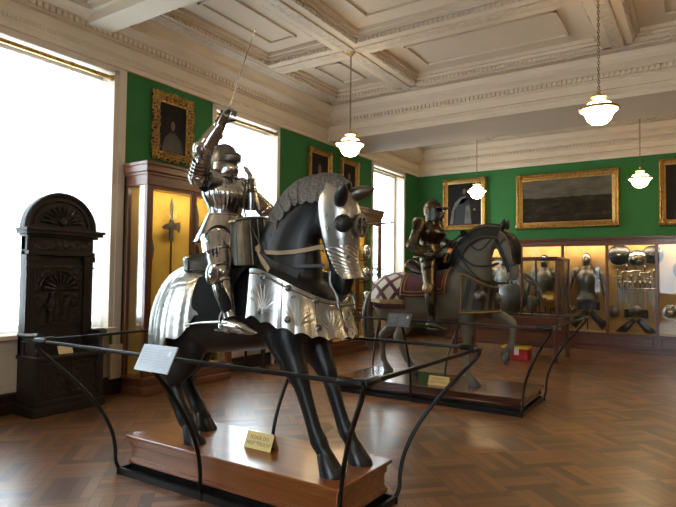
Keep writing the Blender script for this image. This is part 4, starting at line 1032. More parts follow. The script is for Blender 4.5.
strap([neck_side(x, z, .012) for x, z in ((-2.66, 1.74), (-2.55, 1.715), (-2.40, 1.705), (-2.25, 1.72), (-2.10, 1.755))] , .028, M['strap'], h1, 'neck_strap', up=(0, 0, 1))
strap([neck_side(x, z, .014) for x, z in ((-2.63, 1.76), (-2.55, 1.66), (-2.47, 1.585))], .035, M['strap'], h1, 'buckle_strap', up=(1, 0, .3))
strap([neck_side(x, z, .016) for x, z in ((-2.58, 1.72), (-2.50, 1.655), (-2.38, 1.61), (-2.25, 1.555))], .05, M['leather'], h1, 'breast_strap', up=(0, 0, 1))
strap([neck_side(x, z, .012) for x, z in ((-2.45, 1.63), (-2.28, 1.615), (-2.10, 1.62))], .022, M['leather'], h1, 'lower_strap', up=(0, 0, 1))
# saddle: seat, steel cantle and pommel, flaps, stirrups
sd1 = thing('war_saddle', (-2.95, HY, 1.60), 'black leather saddle with steel bow on the armoured black horse', 'saddle')
G = []
for x, z, w in ((-3.29, 1.695, .20), (-3.22, 1.665, .23), (-3.10, 1.655, .24), (-2.95, 1.66, .22), (-2.80, 1.74, .2), (-2.72, 1.86, .17)):
    G.append([V3(x, HY + w * math.sin(a) * 1.0, z - .10 * (1 - math.cos(a))) for a in np.linspace(-1.4, 1.4, 15)])
MB().sheet(cr(np.array(G).reshape(6, -1), 18).reshape(18, 15, 3), .03).build('seat', M['leather'], sd1)
def bow(xm, z0, z1, w, lean, cv):
    G = []
    for t in np.linspace(0, 1, 10):
        z = z0 + (z1 - z0) * t; G.append([V3(xm + lean * t - cv * (1 - math.cos(a)), HY + w * (1 - .15 * t) * math.sin(a) * 1.05, z - (.05 * t) * (1 - math.cos(a))) for a in np.linspace(-1.5, 1.5, 24)])
    return G
M['steelm'] = steel('dark_saddle_steel', (.15, .145, .13), .36, .5, .1)
MB().sheet(bow(-2.63, 1.62, 1.97, .235, -.06, .14), .012).build('pommel_plate', M['steelm'], sd1)
for a in np.linspace(-1.2, 1.2, 9): MB().tube([V3(q[0], q[1] , q[2]) + V3(.006 * math.cos(a), .006 * math.sin(a), 0) for q in [(-2.63 - .06 * t - .14 * (1 - math.cos(a)), HY + .235 * (1 - .15 * t) * math.sin(a) * 1.05, 1.62 + .35 * t - .05 * t * (1 - math.cos(a))) for t in np.linspace(.02, .97, 8)]], .006, 5).build('pommel_rib', M['steelm'], sd1)
rimg = bow(-2.63, 1.62, 1.97, .235, -.06, .14)[-1]; MB().tube(rimg, .014, 8).build('pommel_rim', M['steel'], sd1)
MB().sheet(bow(-3.34, 1.58, 1.69, .25, -.05, -.18), .012).build('cantle_plate', M['steeld'], sd1)
MB().tube(bow(-3.34, 1.58, 1.69, .25, -.05, -.18)[-1], .013, 8).build('cantle_rim', M['steel'], sd1)
for s in (-1, 1):
    G = []
    for t in np.linspace(0, 1, 12):
        z = 1.70 - .55 * t; x0 = -3.08 + .05 * t; x1 = -2.66 - .02 * t; off = .035
        row = []
        for k in np.linspace(0, 1, 10):
            x = x0 + (x1 - x0) * k
            th = PI / 2 * (.35 + .75 * t); p = body_pt(S1, HY, x, th * (1 if s < 0 else -1), off); row.append(p)
        G.append(row)
    MB().sheet(G, .012).build('flap', M['hclothblack'], sd1)
# ================================================================ suits of armour
def gaunt(root, w, d, palm, m, curl=1.0, thumb=1, s=1.0, grip=True):
    """gauntlet: flared cuff, plated hand and five fingers curling towards the palm normal"""
    w = np.array(w, float); d = nrm(d); pn = np.array(palm, float); pn = nrm(pn - d * (pn @ d)); sd = np.cross(d, pn)
    g = MB().tube([w - d * .13 * s, w - d * .06 * s, w, w + d * .02 * s], [.062 * s, .05 * s, .036 * s, .038 * s], 14, res=10)
    g = g.build('gauntlet', m, root)
    b = MB(); b.tube([w - d * .005, w + d * .05 * s, w + d * .10 * s], [.036 * s, .044 * s, .042 * s], 14, ry=[.024 * s, .026 * s, .02 * s], up=pn, res=8, round_ends=True)
    for k in range(4):     # lames on the back of the hand
        c = w + d * (.015 + .024 * k) * s - pn * .016 * s; b.tube([c - sd * .036 * s, c - pn * .014 * s, c + sd * .036 * s], .012 * s, 7, res=8)
    b.build('hand_plate', m, g)
    L = [.075, .088, .082, .066]
    for k in range(4):
        o = w + d * .095 * s + sd * (k - 1.5) * .021 * s; p = [o]; a = .35 * curl; dd = d; seg = [.46, .30, .24]
        for j in range(3):
            a2 = a + j * .85 * curl; dd = d * math.cos(a2) + pn * math.sin(a2); p.append(p[-1] + dd * L[k] * s * seg[j] * 1.15)
        MB().tube(p, [.0125 * s, .0125 * s, .011 * s, .008 * s], 8, round_ends=True).build('finger', m, g)
    o = w + d * .03 * s + sd * thumb * -.036 * s; p1 = o + (d * .7 - sd * thumb * .5 + pn * .5) * .04 * s; p2 = p1 + (d * .6 + pn * .8 + sd * thumb * .15) * .035 * s; p3 = p2 + (d * .3 + pn * .7 + sd * thumb * .5) * .025 * s
    MB().tube([o, p1, p2, p3], [.016 * s, .0145 * s, .012 * s, .008 * s], 8, round_ends=True).build('thumb', m, g)
    return g
def limb_plate(root, a, b, r0, r1, name, m, bulge=0, n=16, ridge=True, parent=None):
    a, b = np.array(a, float), np.array(b, float); d = nrm(b - a); P = [a + (b - a) * t for t in np.linspace(0, 1, 9)]
    rr = [r0 + (r1 - r0) * t + bulge * math.sin(PI * min(t * 1.25, 1)) for t in np.linspace(0, 1, 9)]; rr[0] *= 1.06; rr[-1] *= 1.08
    q = MB().tube(P, rr, n)
    u, w = perp(d)
    for t, k in ((0, rr[0]), (1, rr[-1])): q.tube([a + (b - a) * t + (u * math.cos(g) + w * math.sin(g)) * k for g in np.linspace(0, 2 * PI, 19)[:-1]], .006, 5, loop=True)
    return q.build(name, m, root)
def suit(root, J, m, yc, style, under):
    """J: joints; the figure looks along +x, its right side is -y"""
    f, up = V3(1, 0, 0), V3(0, 0, 1); bk = style.get('bulk', 1)
    # dark arming clothes under the plates: one continuous body
    b = MB(); pel, ch, nk, hd = (np.array(J[k], float) for k in ('pelvis', 'chest', 'neck', 'head'))
    b.tube([pel - up * .06, pel + up * .05, (pel + ch) / 2, ch, nk], [.15, .155, .125, .155, .07], 18, ry=[.11, .115, .095, .115, .06], up=f, res=16, round_ends=True)
    b.tube([nk - up * .03, nk + up * .06, hd], [.06, .055, .06], 12)
    for s in 'RL':
        b.tube([J['sh' + s], J['el' + s], J['wr' + s]], [.062, .046, .034], 12, res=14, round_ends=True)
        b.tube([ch + (np.array(J['sh' + s]) - ch) * .3, J['sh' + s]], [.09, .068], 12, round_ends=True)
        b.tube([J['hip' + s], J['kn' + s], J['an' + s]], [.092, .06, .042], 14, res=16, round_ends=True)
        b.tube([pel, J['hip' + s]], [.11, .092], 12, round_ends=True)
    b.build('arming_clothes', under, root, remesh=.014, iters=2, angle=180)
    # cuirass: breast and back as two shells
    wst, shz = np.array(J['waist'], float), nk
    def torso(t, q, off=0, fl=0):
        A = cr([(0, .128, .098), (.14, .130, .104), (.38, .155, .128), (.62, .176, .146), (.82, .172, .128), (.94, .135, .095), (1, .105, .082)], 60) * [1, bk, bk]
        k = min(t, .9999) * 59; i = int(k); r = A[i] + (A[i + 1] - A[i]) * (k - i); c = wst + (shz - up * .03 - wst) * t
        front = max(math.cos(q), 0)
        dep = r[2] * (1 + .22 * front ** 2 * math.sin(PI * min(t * 1.15, 1))) + off + .010 * max(0, 1 - abs(q) / .12) * (t > .05)
        if fl: dep += fl * math.sin(q * 34) * math.sin(PI * t); 
        rr = r[1] + off + (fl * math.sin(q * 34) * math.sin(PI * t) if fl else 0)
        return c + f * dep * sup(math.cos(q), 2.2) + V3(0, -1, 0) * rr * sup(math.sin(q), 2.2)
    fl = style.get('flute', 0)
    arm_cut = lambda t, q: 0
    G = [[torso(t, q, .008, fl) for q in np.linspace(-1.5, 1.5, 110)] for t in np.linspace(0, .97, 46)]
    bp = MB().sheet(G, -.006).build('breastplate', m, root, angle=60)
    G = [[torso(t, q, .006) for q in np.linspace(1.5, 2 * PI - 1.5, 50)] for t in np.linspace(0, .96, 30)]
    MB().sheet(G, -.006).build('backplate', m, root, angle=60)
    MB().tube([torso(.015, q, .014) for q in np.linspace(0, 2 * PI, 41)[:-1]], .011, 7, loop=True).build('waist_belt', style.get('belt', m), root)
    # fauld lames
    q = MB(); n = style.get('faulds', 4)
    for k in range(n):
        R = []
        for dz, e in ((0, .016 + .016 * k), (-.05, .036 + .018 * k)):
            base = wst - up * (.038 * k) + up * dz
            R.append([base + f * (.106 * bk + e) * sup(math.cos(g), 2.2) + V3(0, -1, 0) * (.138 * bk + e) * sup(math.sin(g), 2.2) for g in np.linspace(0, 2 * PI, 37)[:-1]])
        q.rings(R, cap=False)
    q.build('fauld', m, root)
    # gorget and helmet
    gz = nk
    MB().lathe([(.125, -.055), (.105, -.03), (.085, .0), (.078, .03), (.08, .06)], gz, n=24, cap=False, sx=.95).build('gorget', m, root)
    style['helmet'](root, hd, J)
    for s in 'RL':
        sg = -1 if s == 'R' else 1
        sh, el, wr, ha = (np.array(J[k + s], float) for k in ('sh', 'el', 'wr', 'ha'))
        # pauldron: overlapping shells following the upper arm
        d = nrm(el - sh); out = V3(0, sg, 0); pa = MB()
        for k in range(5):
            c = sh + out * .012 + up * .018 + d * (.026 * k - .02); r = (.088 - .006 * k) * style.get('pauld', 1)
            u_, w_ = perp(d); R = []
            for a_, e_ in ((-.028, .86), (0, .96), (.024, 1.0), (.034, 1.0)): R.append([c + d * a_ + (u_ * math.cos(g) + w_ * math.sin(g)) * r * e_ for g in np.linspace(0, 2 * PI, 23)[:-1]])
            if k == 0: R = [[c - d * .06 + (u_ * math.cos(g) + w_ * math.sin(g)) * r * .35 for g in np.linspace(0, 2 * PI, 23)[:-1]]] + R
            pa.rings(R, cap=(k == 0))
        pa.build('pauldron', m, root)
        cw = ch + f * .10 + out * .10 + up * .10          # front wing of the pauldron
        G = [[sh + f * (.06 + .05 * math.sin(PI * b_)) + out * (-.085 + .085 * a_) + up * (-.075 + .15 * b_) + f * .02 * math.cos(a_ * 1.5) for a_ in np.linspace(0, 1, 9)] for b_ in np.linspace(0, 1, 10)]
        if style.get('wing', True): MB().sheet(G, .005).build('pauldron_wing', m, root)
        limb_plate(root, sh + (el - sh) * .35, sh + (el - sh) * .92, .064 * bk, .056 * bk, 'rerebrace', m)
        co = MB(); co.ell(el, (.066, .066, .066), 18, 12); n_ = nrm(out - nrm(wr - el) * .2)
        for k in (-1, 1): co.tube([el + (u2) for u2 in (nrm(wr - el) * .05 * k + o2 for o2 in (np.cross(nrm(wr - el), n_) * .055 * math.cos(g) + n_ * .055 * math.sin(g) for g in np.linspace(0, 2 * PI, 15)[:-1]))], .012, 6, loop=True)
        co.lathe([(.058, .0), (.056, .012), (.03, .03), (.001, .034)], el + n_ * .045, n_, 18)
        co.build('couter', m, root)
        limb_plate(root, el + (wr - el) * .16, el + (wr - el) * .95, .056 * bk, .040 * bk, 'vambrace', m, .006)
        gaunt(root, wr, ha - wr, J['palm' + s], m, 1.35 if s == 'R' else style.get('curlL', .8), sg, style.get('hs', 1.05))
        # legs
        hp, kn, an = (np.array(J[k + s], float) for k in ('hip', 'kn', 'an'))
        G = []
        for t in np.linspace(0, 1, 10):     # tasset hanging from the fauld
            c = wst - up * .15 + (hp + (kn - hp) * .42 - (wst - up * .15)) * t * 1.0 + V3(0, sg * .10 * (1 - t), 0)
            G.append([c + f * (.10 * math.cos(g)) + V3(0, sg, 0) * (.115 * math.sin(g) + .01) + up * .03 * math.cos(g) + .004 * up * math.sin(t * 28) for g in np.linspace(-.75, 2.0, 14)])
        MB().sheet(G, .005).build('tasset', m, root)
        limb_plate(root, hp + (kn - hp) * .12, hp + (kn - hp) * .97, .102 * bk, .072, 'cuisse', m)
        dl = nrm(an - kn); fw = nrm(f - dl * (f @ dl) + .35 * V3(0, sg, 0)); po = MB(); po.ell(kn + fw * .012, (.074, .072, .074), 18, 12)
        for k in (-1, 1): po.tube([kn + dl * .055 * k + (fw * math.cos(g) + np.cross(dl, fw) * math.sin(g)) * .068 for g in np.linspace(0, 2 * PI, 17)[:-1]], .012, 6, loop=True)
        po = po.build('poleyn', m, root)
        c = kn + V3(0, sg * .066, 0); wg = MB(); wg.lathe([(.072, 0), (.07, .01), (.05, .022), (.02, .028), (.001, .03)], c, (-.15, sg, 0), 20)
        for k in range(5): 
            a = -1.0 + .5 * k; wg.tube([c + V3(0, sg * .03, 0), c + V3(.06 * math.cos(a), sg * .012, .06 * math.sin(a))], [.006, .008], 5)
        wg.build('poleyn_wing', style.get('wingmat', m), po)
        P = [kn + (an - kn) * t for t in np.linspace(.03, 1.0, 10)]; rr = [.064, .066, .069, .069, .066, .060, .054, .049, .046, .048]
        MB().tube(P, rr, 18).build('greave', m, root)
        # sabaton of overlapping lames
        ft = np.array(J['toe' + s], float); so = MB(); A = cr([an + V3(-.055, 0, -.055), an + V3(0, 0, -.045), an + (ft - an) * .45 + up * -.018, an + (ft - an) * .75 + up * -.012, ft], 22)
        w_ = np.interp(np.linspace(0, 1, 22), [0, .15, .45, .7, 1], [.034, .046, .05, .04, .006 if style.get('pointed') else .03]); h_ = np.interp(np.linspace(0, 1, 22), [0, .15, .45, .7, 1], [.03, .055, .042, .028, .005 if style.get('pointed') else .018])
        saw = np.array([.0035 * (i % 2) for i in range(22)]); so.tube(A, w_ + saw, 14, ry=h_ + saw, up=up, round_ends=True); so.build('sabaton', m, root)
        if style.get('spur'):
            h0 = an + V3(-.05, 0, -.03); sp = MB(); sp.tube([an + V3(.02, -.05, -.03), an + V3(-.05, -.045, -.03), h0 + V3(-.03, 0, 0), an + V3(-.05, .045, -.03), an + V3(.02, .05, -.03)], .007, 6, res=14)
            e = np.array(style['spur'], float); sp.tube([h0 + V3(-.03, 0, 0), h0 + e * .6 + V3(0, 0, .006), h0 + e], [.011, .008, .007], 7); sp.lathe([(.026, -.003), (.026, .003)], h0 + e, (0, 1, 0), 8); sp.build('spur', style.get('spurmat', m), root)
HS = .86
def hv(x, y, z): return V3(x * HS, y * HS, z * HS)
def sallet(root, hd, J):
    """rounded sallet with a drawn-out tail, slotted visor and a bevor"""
    c = np.array(hd, float); m = M['steeld']; R = []
    for z, a, b, o in [(-.045, .118, .150, -.015), (-.01, .116, .142, -.01), (.05, .108, .128, -.004), (.09, .088, .105, 0), (.118, .055, .066, 0), (.130, .018, .02, 0)]:
        R.append([c + hv(o + b * math.cos(q), a * math.sin(q), z) for q in np.linspace(0, 2 * PI, 29)[:-1]])
    k = MB().rings(R); k.tube([c + hv(.12 * math.cos(a) - .002, 0, .128 * math.sin(a)) for a in np.linspace(.35, 2.9, 20)], .007, 6); sk = k.build('helmet', m, root)
    G = [[c + hv(.015 + (.136 + .012 * t) * math.cos(q) + .025 * max(math.cos(q), 0) ** 6 * math.sin(PI * t), (.119 + .004 * t) * math.sin(q), .035 - .075 * t) for q in np.linspace(-1.35, 1.35, 30)] for t in np.linspace(0, 1, 8)]
    MB().sheet(G, .005).build('visor', m, sk)
    G = [[c + hv(.016 + .150 * math.cos(q) + .012, .122 * math.sin(q), .018 - .007 * t) for q in np.linspace(-1.0, 1.0, 24)] for t in (0, 1)]
    MB().sheet(G, .004).build('eye_slot', M['black'], sk)
    G = [[c + hv(.005 + (.118 + .04 * math.sin(PI * t) * max(math.cos(q), 0) ** 3) * math.cos(q), (.105 + .008 * t) * math.sin(q), -.05 - .115 * t) for q in np.linspace(-1.9, 1.9, 34)] for t in np.linspace(0, 1, 10)]
    MB().sheet(G, .005).build('bevor', M['steel'], sk)
def burgonet(root, hd, J):
    """open burgonet: comb, peak over the brow, hinged buffe with slits over the face"""
    c = np.array(hd, float); m = M['bronzed']; R = []
    for z, a, b in [(-.07, .102, .118), (-.03, .112, .128), (.03, .11, .128), (.08, .09, .108), (.115, .055, .068), (.13, .015, .02)]:
        R.append([c + V3(-.004 + b * math.cos(q), a * math.sin(q), z) for q in np.linspace(0, 2 * PI, 29)[:-1]])
    sk = MB().rings(R).build('helmet', m, root)
    G = [[c + V3((.118 + e * (.030 * math.sin(a))) * math.cos(a) - .006, w, (.125 + e * .035 * math.sin(a)) * math.sin(a)) for a in np.linspace(.4, 2.8, 22)] for w, e in ((-.012, 0), (-.004, 1), (.004, 1), (.012, 0))]
    MB().sheet(G).build('comb', m, sk)
    G = [[c + V3(.035 + (.10 + .10 * t) * math.cos(q), (.108 + .012 * t) * math.sin(q), .025 - .005 * t - .02 * t * (1 - math.cos(q))) for q in np.linspace(-1.2, 1.2, 24)] for t in np.linspace(0, 1, 6)]
    MB().sheet(G, .006).build('peak', m, sk)
    G = [[c + V3(-.002 + (.120 + .035 * math.sin(PI * t) * max(math.cos(q), 0) ** 3) * math.cos(q), (.106) * math.sin(q), .005 - .155 * t) for q in np.linspace(-1.9, 1.9, 34)] for t in np.linspace(0, 1, 10)]
    MB().sheet(G, .005).build('buffe', M['steelk'], sk)
    q = MB()
    for s in (-1, 1):
        for k in range(3): q.prism([c + V3(.135 - .018 * abs(k - 1), s * (.035 + .022 * k), -.03), c + V3(.140 - .018 * abs(k - 1), s * (.05 + .022 * k), -.03), c + V3(.140 - .018 * abs(k - 1), s * (.05 + .022 * k), -.045), c + V3(.135 - .018 * abs(k - 1), s * (.035 + .022 * k), -.045)], (1, 0, 0), .01)
    q.build('breath_slot', M['black'], sk)

# ---------------------------------------------------------------- the sword-raising rider
r1 = thing('rider', (-3.05, HY, 1.72), 'suit of bright armour on the black horse, raising a sword', 'suit of armour')
J1 = dict(pelvis=(-3.06, HY, 1.83), waist=(-3.07, HY, 2.0), chest=(-3.10, HY, 2.18), neck=(-3.09, HY, 2.35), head=(-3.10, HY, 2.455),
    shR=(-3.10, 2.90, 2.26), elR=(-3.005, 2.825, 2.455), wrR=(-2.88, 2.85, 2.625), haR=(-2.825, 2.86, 2.70), palmR=(.75, .3, -.3),
    shL=(-3.12, 3.33, 2.235), elL=(-2.95, 3.43, 2.09), wrL=(-2.88, 3.20, 2.19), haL=(-2.865, 3.17, 2.29), palmL=(-.7, -.6, .1),
    hipR=(-2.98, 2.96, 1.83), knR=(-2.735, 2.735, 1.555), anR=(-2.625, 2.73, 1.265), toeR=(-2.37, 2.70, 1.185),
    hipL=(-3.04, 3.26, 1.82), knL=(-2.77, 3.505, 1.555), anL=(-2.63, 3.51, 1.265), toeL=(-2.37, 3.54, 1.185))
suit(r1, J1, M['steel'], HY, dict(helmet=sallet, flute=.0022, pointed=True, spur=(-.36, 0, -.035), pauld=1.06, faulds=5, curlL=.45), M['hclothblack'])
sw = thing('raised_sword', (-2.83, 2.86, 2.6), 'slender sword held aloft by the bright rider', 'sword')
a = V3(-2.825, 2.868, 2.69); b = V3(-2.56, 2.86, 3.255); d = nrm(b - a); s_ = nrm(np.cross(d, V3(.8, .6, 0)))
MB().prism([a + s_ * .013, a + (b - a) * .9 + s_ * .006, b, a + (b - a) * .9 - s_ * .006, a - s_ * .013], np.cross(d, s_), .005).build('blade', M['steel'], sw, smooth=False)
MB().tube([a - d * .14, a - d * .07, a], [.011, .015, .012], 8).build('grip', M['leather'], sw)
MB().tube([a - s_ * .09, a, a + s_ * .09], [.008, .010, .008], 7).build('crossguard', M['steeld'], sw); MB().ell(a - d * .155, (.022, .022, .026), 12, 8).build('pommel', M['steeld'], sw)
rn = MB()
for s in (-1, 1): rn.tube([(-2.93, 3.2 + .01 * s, 2.28), (-2.80, HY + s * .08, 2.02), (-2.66, HY + s * .13, 1.86), (-2.54, HY + s * .165, 1.72)], .007, 6, res=22)
rn.build('rein', M['leather'], h1)
for s in (-1, 1):          # stirrups hang from the saddle
    y = HY + s * .40; st = MB(); st.tube([(-2.66 + .055 * math.cos(a), y, 1.225 + .085 * math.sin(a)) for a in np.linspace(-.35, PI + .35, 18)], .008, 6); st.box((-2.72, y - .04, 1.178), (-2.60, y + .04, 1.192)); st.build('stirrup', M['steel'], sd1)
    strap([(-2.86, y - s * .09, 1.62), (-2.80, y - s * .085, 1.5), (-2.68, y - s * .01, 1.31)], .03, M['leather'], sd1, 'stirrup_strap', up=(1, 0, 0))
# ================================================================ plinths and barriers
M['plinth'] = wood('polished_mahogany', (.17, .047, .009), (.40, .128, .022), .36, 1.0, 'x', .7)
M['plinthd'] = wood('dark_mahogany', (.045, .012, .008), (.12, .034, .02), .2, .7, 'x', .7)
M['goldcard'] = mat('brass_plate', (.68, .50, .20), .42, metal=.35, var=.1)
M['ink'] = mat('engraved_letters', (.20, .13, .04), .6)
M['panelgrey'] = mat('grey_label_panel', (.37, .43, .53), .3, var=.05, coat=.3)
M['panelink'] = mat('panel_print', (.29, .34, .42), .5); M['panelwhite'] = mat('panel_picture', (.62, .68, .76), .4)
def plinth(x0, x1, y0, y1, h, mt, label, steps=True):
    t = thing('plinth', ((x0 + x1) / 2, (y0 + y1) / 2, 0), label, 'plinth')
    MB().box((x0 + .03, y0 + .03, 0), (x1 - .03, y1 - .03, .085)).build('recessed_base', M['iron'], t, smooth=False)
    b = MB().box((x0 + .03, y0 + .03, .085), (x1 - .03, y1 - .03, h - .04)); b.box((x0 + .015, y0 + .015, .085), (x1 - .015, y1 - .015, .115)).box((x0 + .022, y0 + .022, .115), (x1 - .022, y1 - .022, .127)); b.build('body', mt, t, smooth=False, bevel=.005)
    c = MB().box((x0 + .018, y0 + .018, h - .085), (x1 - .018, y1 - .018, h - .036)).box((x0 + .006, y0 + .006, h - .038), (x1 - .006, y1 - .006, h - .022)).box((x0 - .008, y0 - .008, h - .024), (x1 + .008, y1 + .008, h)); c.build('top_board', mt, t, smooth=False, bevel=.006)
    return t
plinth(-3.77, -1.80, 2.80, 3.46, .30, M['plinth'], 'polished orange-brown mahogany plinth under the black horse')
def barrier(x0, x1, y0, y1, px0, px1, py0, py1, label, zr=1.05):
    t = thing('barrier', ((px0 + px1) / 2, (py0 + py1) / 2, 0), label, 'barrier'); I = M['iron']
    cs = [(x0, y0), (x1, y0), (x1, y1), (x0, y1)]; nm = 0
    for i in range(4):
        a, b = V3(*cs[i], zr), V3(*cs[(i + 1) % 4], zr); d = nrm(b - a); r = MB()
        if i % 2 == 0: r.box(a + V3(0, -.011, -.011), b + V3(0, .011, .011))
        else: r.box(a + V3(-.011, 0, -.011), b + V3(.011, 0, .011))
        r.cyl(a, a + d * .14, .021, n=12).cyl(b - d * .14, b, .021, n=12)
        r.build('rail', I, t, bevel=.002)
    tops = cs + [((x0 + x1) / 2 - .13, y0), ((x0 + x1) / 2 - .13, y1)]
    feet = [(px0, py0), (px1, py0), (px1, py1), (px0, py1), ((px0 + px1) / 2 - .10, py0), ((px0 + px1) / 2 - .10, py1)]
    for (tx, ty), (fx, fy) in zip(tops, feet):
        T, F = V3(tx, ty, 0), V3(fx, fy, 0); o = nrm(T - F); P = []
        prof = [(0, .03), (.05, .10), (.06, .2), (.10, .32), (.21, .47), (.38, .62), (.60, .77), (.82, .90), (.97, .99), (1.0, zr)]
        for k, z in prof: P.append(F + (T - F) * k + V3(0, 0, z))
        q = MB().tube(P, .0145, 8, ry=.0145, res=40); q.build('post', I, t)
        MB().cyl(F + V3(0, 0, .0), F + V3(0, 0, .05), .022, n=10).build('foot', I, t)
    bs = MB()
    for a, b in (((px0, py0), (px1, py0)), ((px1, py0), (px1, py1)), ((px1, py1), (px0, py1)), ((px0, py1), (px0, py0))):
        bs.box((min(a[0], b[0]) - .012, min(a[1], b[1]) - .012, 0), (max(a[0], b[0]) + .012, max(a[1], b[1]) + .012, .05))
    bs.build('base_frame', I, t, smooth=False)
    return t
barrier(-4.12, -1.32, 2.255, 3.88, -3.81, -1.78, 2.775, 3.485, 'black iron rail barrier around the black horse')
def label_panel(x, y, z, w, h, tilt, label, mt='panelgrey'):
    """board clipped to a rail, leaning back"""
    t = thing('information_panel', (x, y, z - h / 2), label, 'sign'); ux, uy = V3(1, 0, 0), nrm(V3(0, math.sin(tilt), math.cos(tilt))); n = np.cross(ux, uy); o = V3(x, y, z)
    c = [o + ux * a * w / 2 + uy * b * h / 2 for a, b in ((-1, -1), (1, -1), (1, 1), (-1, 1))]; bd = MB().prism(c, n * 1, .008).build('board', M[mt], t, smooth=False)
    q = MB()
    for col, x0, x1 in ((0, -.44, -.08), (1, 0, .38)):
        for k in range(6 if col == 0 else 7):
            zz = .30 - .10 * k; e = x1 - (.08 if k % 3 == 2 else 0) - (.16 if col and k < 2 else 0)
            if col == 1 and k < 2: zz = .30 - .10 * k
            q.prism([o + n * .0085 + ux * a * w + uy * b * h for a, b in ((x0, zz), (e, zz), (e, zz + .022), (x0, zz + .022))], n, .0005)
    q.build('printed_text', M['panelink'], bd, smooth=False)
    MB().prism([o + n * .0085 + ux * a * w + uy * b * h for a, b in ((.35 + .055 * math.cos(g), .22 + .11 * math.sin(g)) for g in np.linspace(0, 2 * PI, 15)[:-1])], n, .0006).build('printed_picture', M['panelwhite'], bd, smooth=False)
    MB().box((x - .02, y + .012, z - .02), (x + .02, y + .045, z + .012)).build('clip', M['iron'], t, smooth=False)
label_panel(-2.73, 2.222, 1.045, .30, .165, .48, 'pale grey information panel clipped to the near front rail')
def tent_card(x, y, z, w, h, txt, label, rot=0):
    t = thing('tent_card', (x, y, z), label, 'sign'); a = .42
    b = MB(); dp = h * math.sin(a); H = h * math.cos(a)
    for s in (-1, 1): b.prism([(x - w / 2, y + s * dp, z), (x + w / 2, y + s * dp, z), (x + w / 2, y, z + H), (x - w / 2, y, z + H)], (0, s * math.cos(a), math.sin(a)), .002)
    c = b.build('folded_plate', M['goldcard'], t, smooth=False)
    n = V3(0, -math.cos(a), math.sin(a)); uy = V3(0, math.sin(a), math.cos(a))
    o = V3(x, y - dp / 2, z + H / 2) + n * .0024
    for k, l in enumerate(txt): text_mesh(l, h * .30, o + uy * h * (.17 - .34 * k), (1, 0, 0), uy, depth=.0004).build('lettering', M['ink'], c, smooth=False)
    return t
tent_card(-2.69, 3.14, .30, .25, .118, ('PLEASE DO', 'NOT TOUCH'), 'brass folded card reading PLEASE DO NOT TOUCH on the near plinth')
# ================================================================ the olive horse and its dark rider
M['bronzed'] = steel('gilt_dark_steel', (.15, .115, .07), .34, .5, .06, dark=(.035, .031, .027))
M['bronze2'] = steel('etched_gilt_bands', (.36, .25, .12), .36, .5, .05)
M['burgband'] = mat('burgundy_braid', (.075, .006, .013), .8, sheen=.3)
M['capwhite'] = mat('white_cloth', (.55, .52, .47), .8, var=.08, bmp=.1, bscale=150)
M['goldtrim'] = mat('gold_braid', (.30, .19, .06), .5, metal=.4)
M['shafblack'] = steel('russeted_shaffron', (.055, .045, .036), .45, .6, .1)
M['greyhair'] = mat('grey_horse_hair', (.12, .115, .10), .6, var=.4, nscale=30, stretch=(1, 1, .2))
M['panelshade'] = mat('shaded_label_panel', (.13, .135, .15), .35, var=.05)  # same board as the near panel; its dimmer light is put into the colour
plinth(-4.15, -1.70, 6.42, 7.42, .20, M['plinthd'], 'low dark mahogany plinth under the olive horse')
barrier(-4.30, -1.26, 5.84, 7.88, -4.2, -1.70, 6.40, 7.45, 'black iron rail barrier around the olive horse')
label_panel(-2.93, 5.81, 1.05, .30, .165, .5, 'small grey information panel, tinted darker for dim light, on the front rail before the olive horse', 'panelshade')
tent_card(-2.77, 6.62, .20, .27, .12, ('PLEASE DO', 'NOT TOUCH'), 'brass folded card reading PLEASE DO NOT TOUCH on the far plinth')
KY = 7.0
h2 = thing('war_horse', (-2.95, KY, .2), 'olive-grey horse in lattice caparison walking on the farther plinth', 'horse')
S2 = [(-3.90, 1.36, 1.14, .07), (-3.84, 1.49, 1.0, .20), (-3.66, 1.575, .90, .29), (-3.4, 1.59, .90, .315), (-3.1, 1.57, .91, .31), (-2.82, 1.62, .93, .30), (-2.58, 1.68, .96, .285), (-2.41, 1.66, 1.0, .25), (-2.29, 1.54, 1.06, .20), (-2.21, 1.42, 1.18, .10)]
N2 = [(-2.52, 1.42, .30, .195), (-2.50, 1.68, .285, .15), (-2.42, 1.88, .23, .12), (-2.28, 2.03, .16, .10), (-2.12, 2.09, .115, .088)]
D2 = [(-2.10, 2.10, .09, .082), (-2.04, 2.02, .125, .10), (-2.01, 1.91, .135, .104), (-1.985, 1.79, .105, .085), (-1.965, 1.68, .08, .066), (-1.955, 1.61, .075, .06), (-1.95, 1.56, .055, .048)]
def leg2(dy, pts): return [(x, KY + dy * (1 if i else .75), z, a, b) for i, (x, z, a, b) in enumerate(pts)]
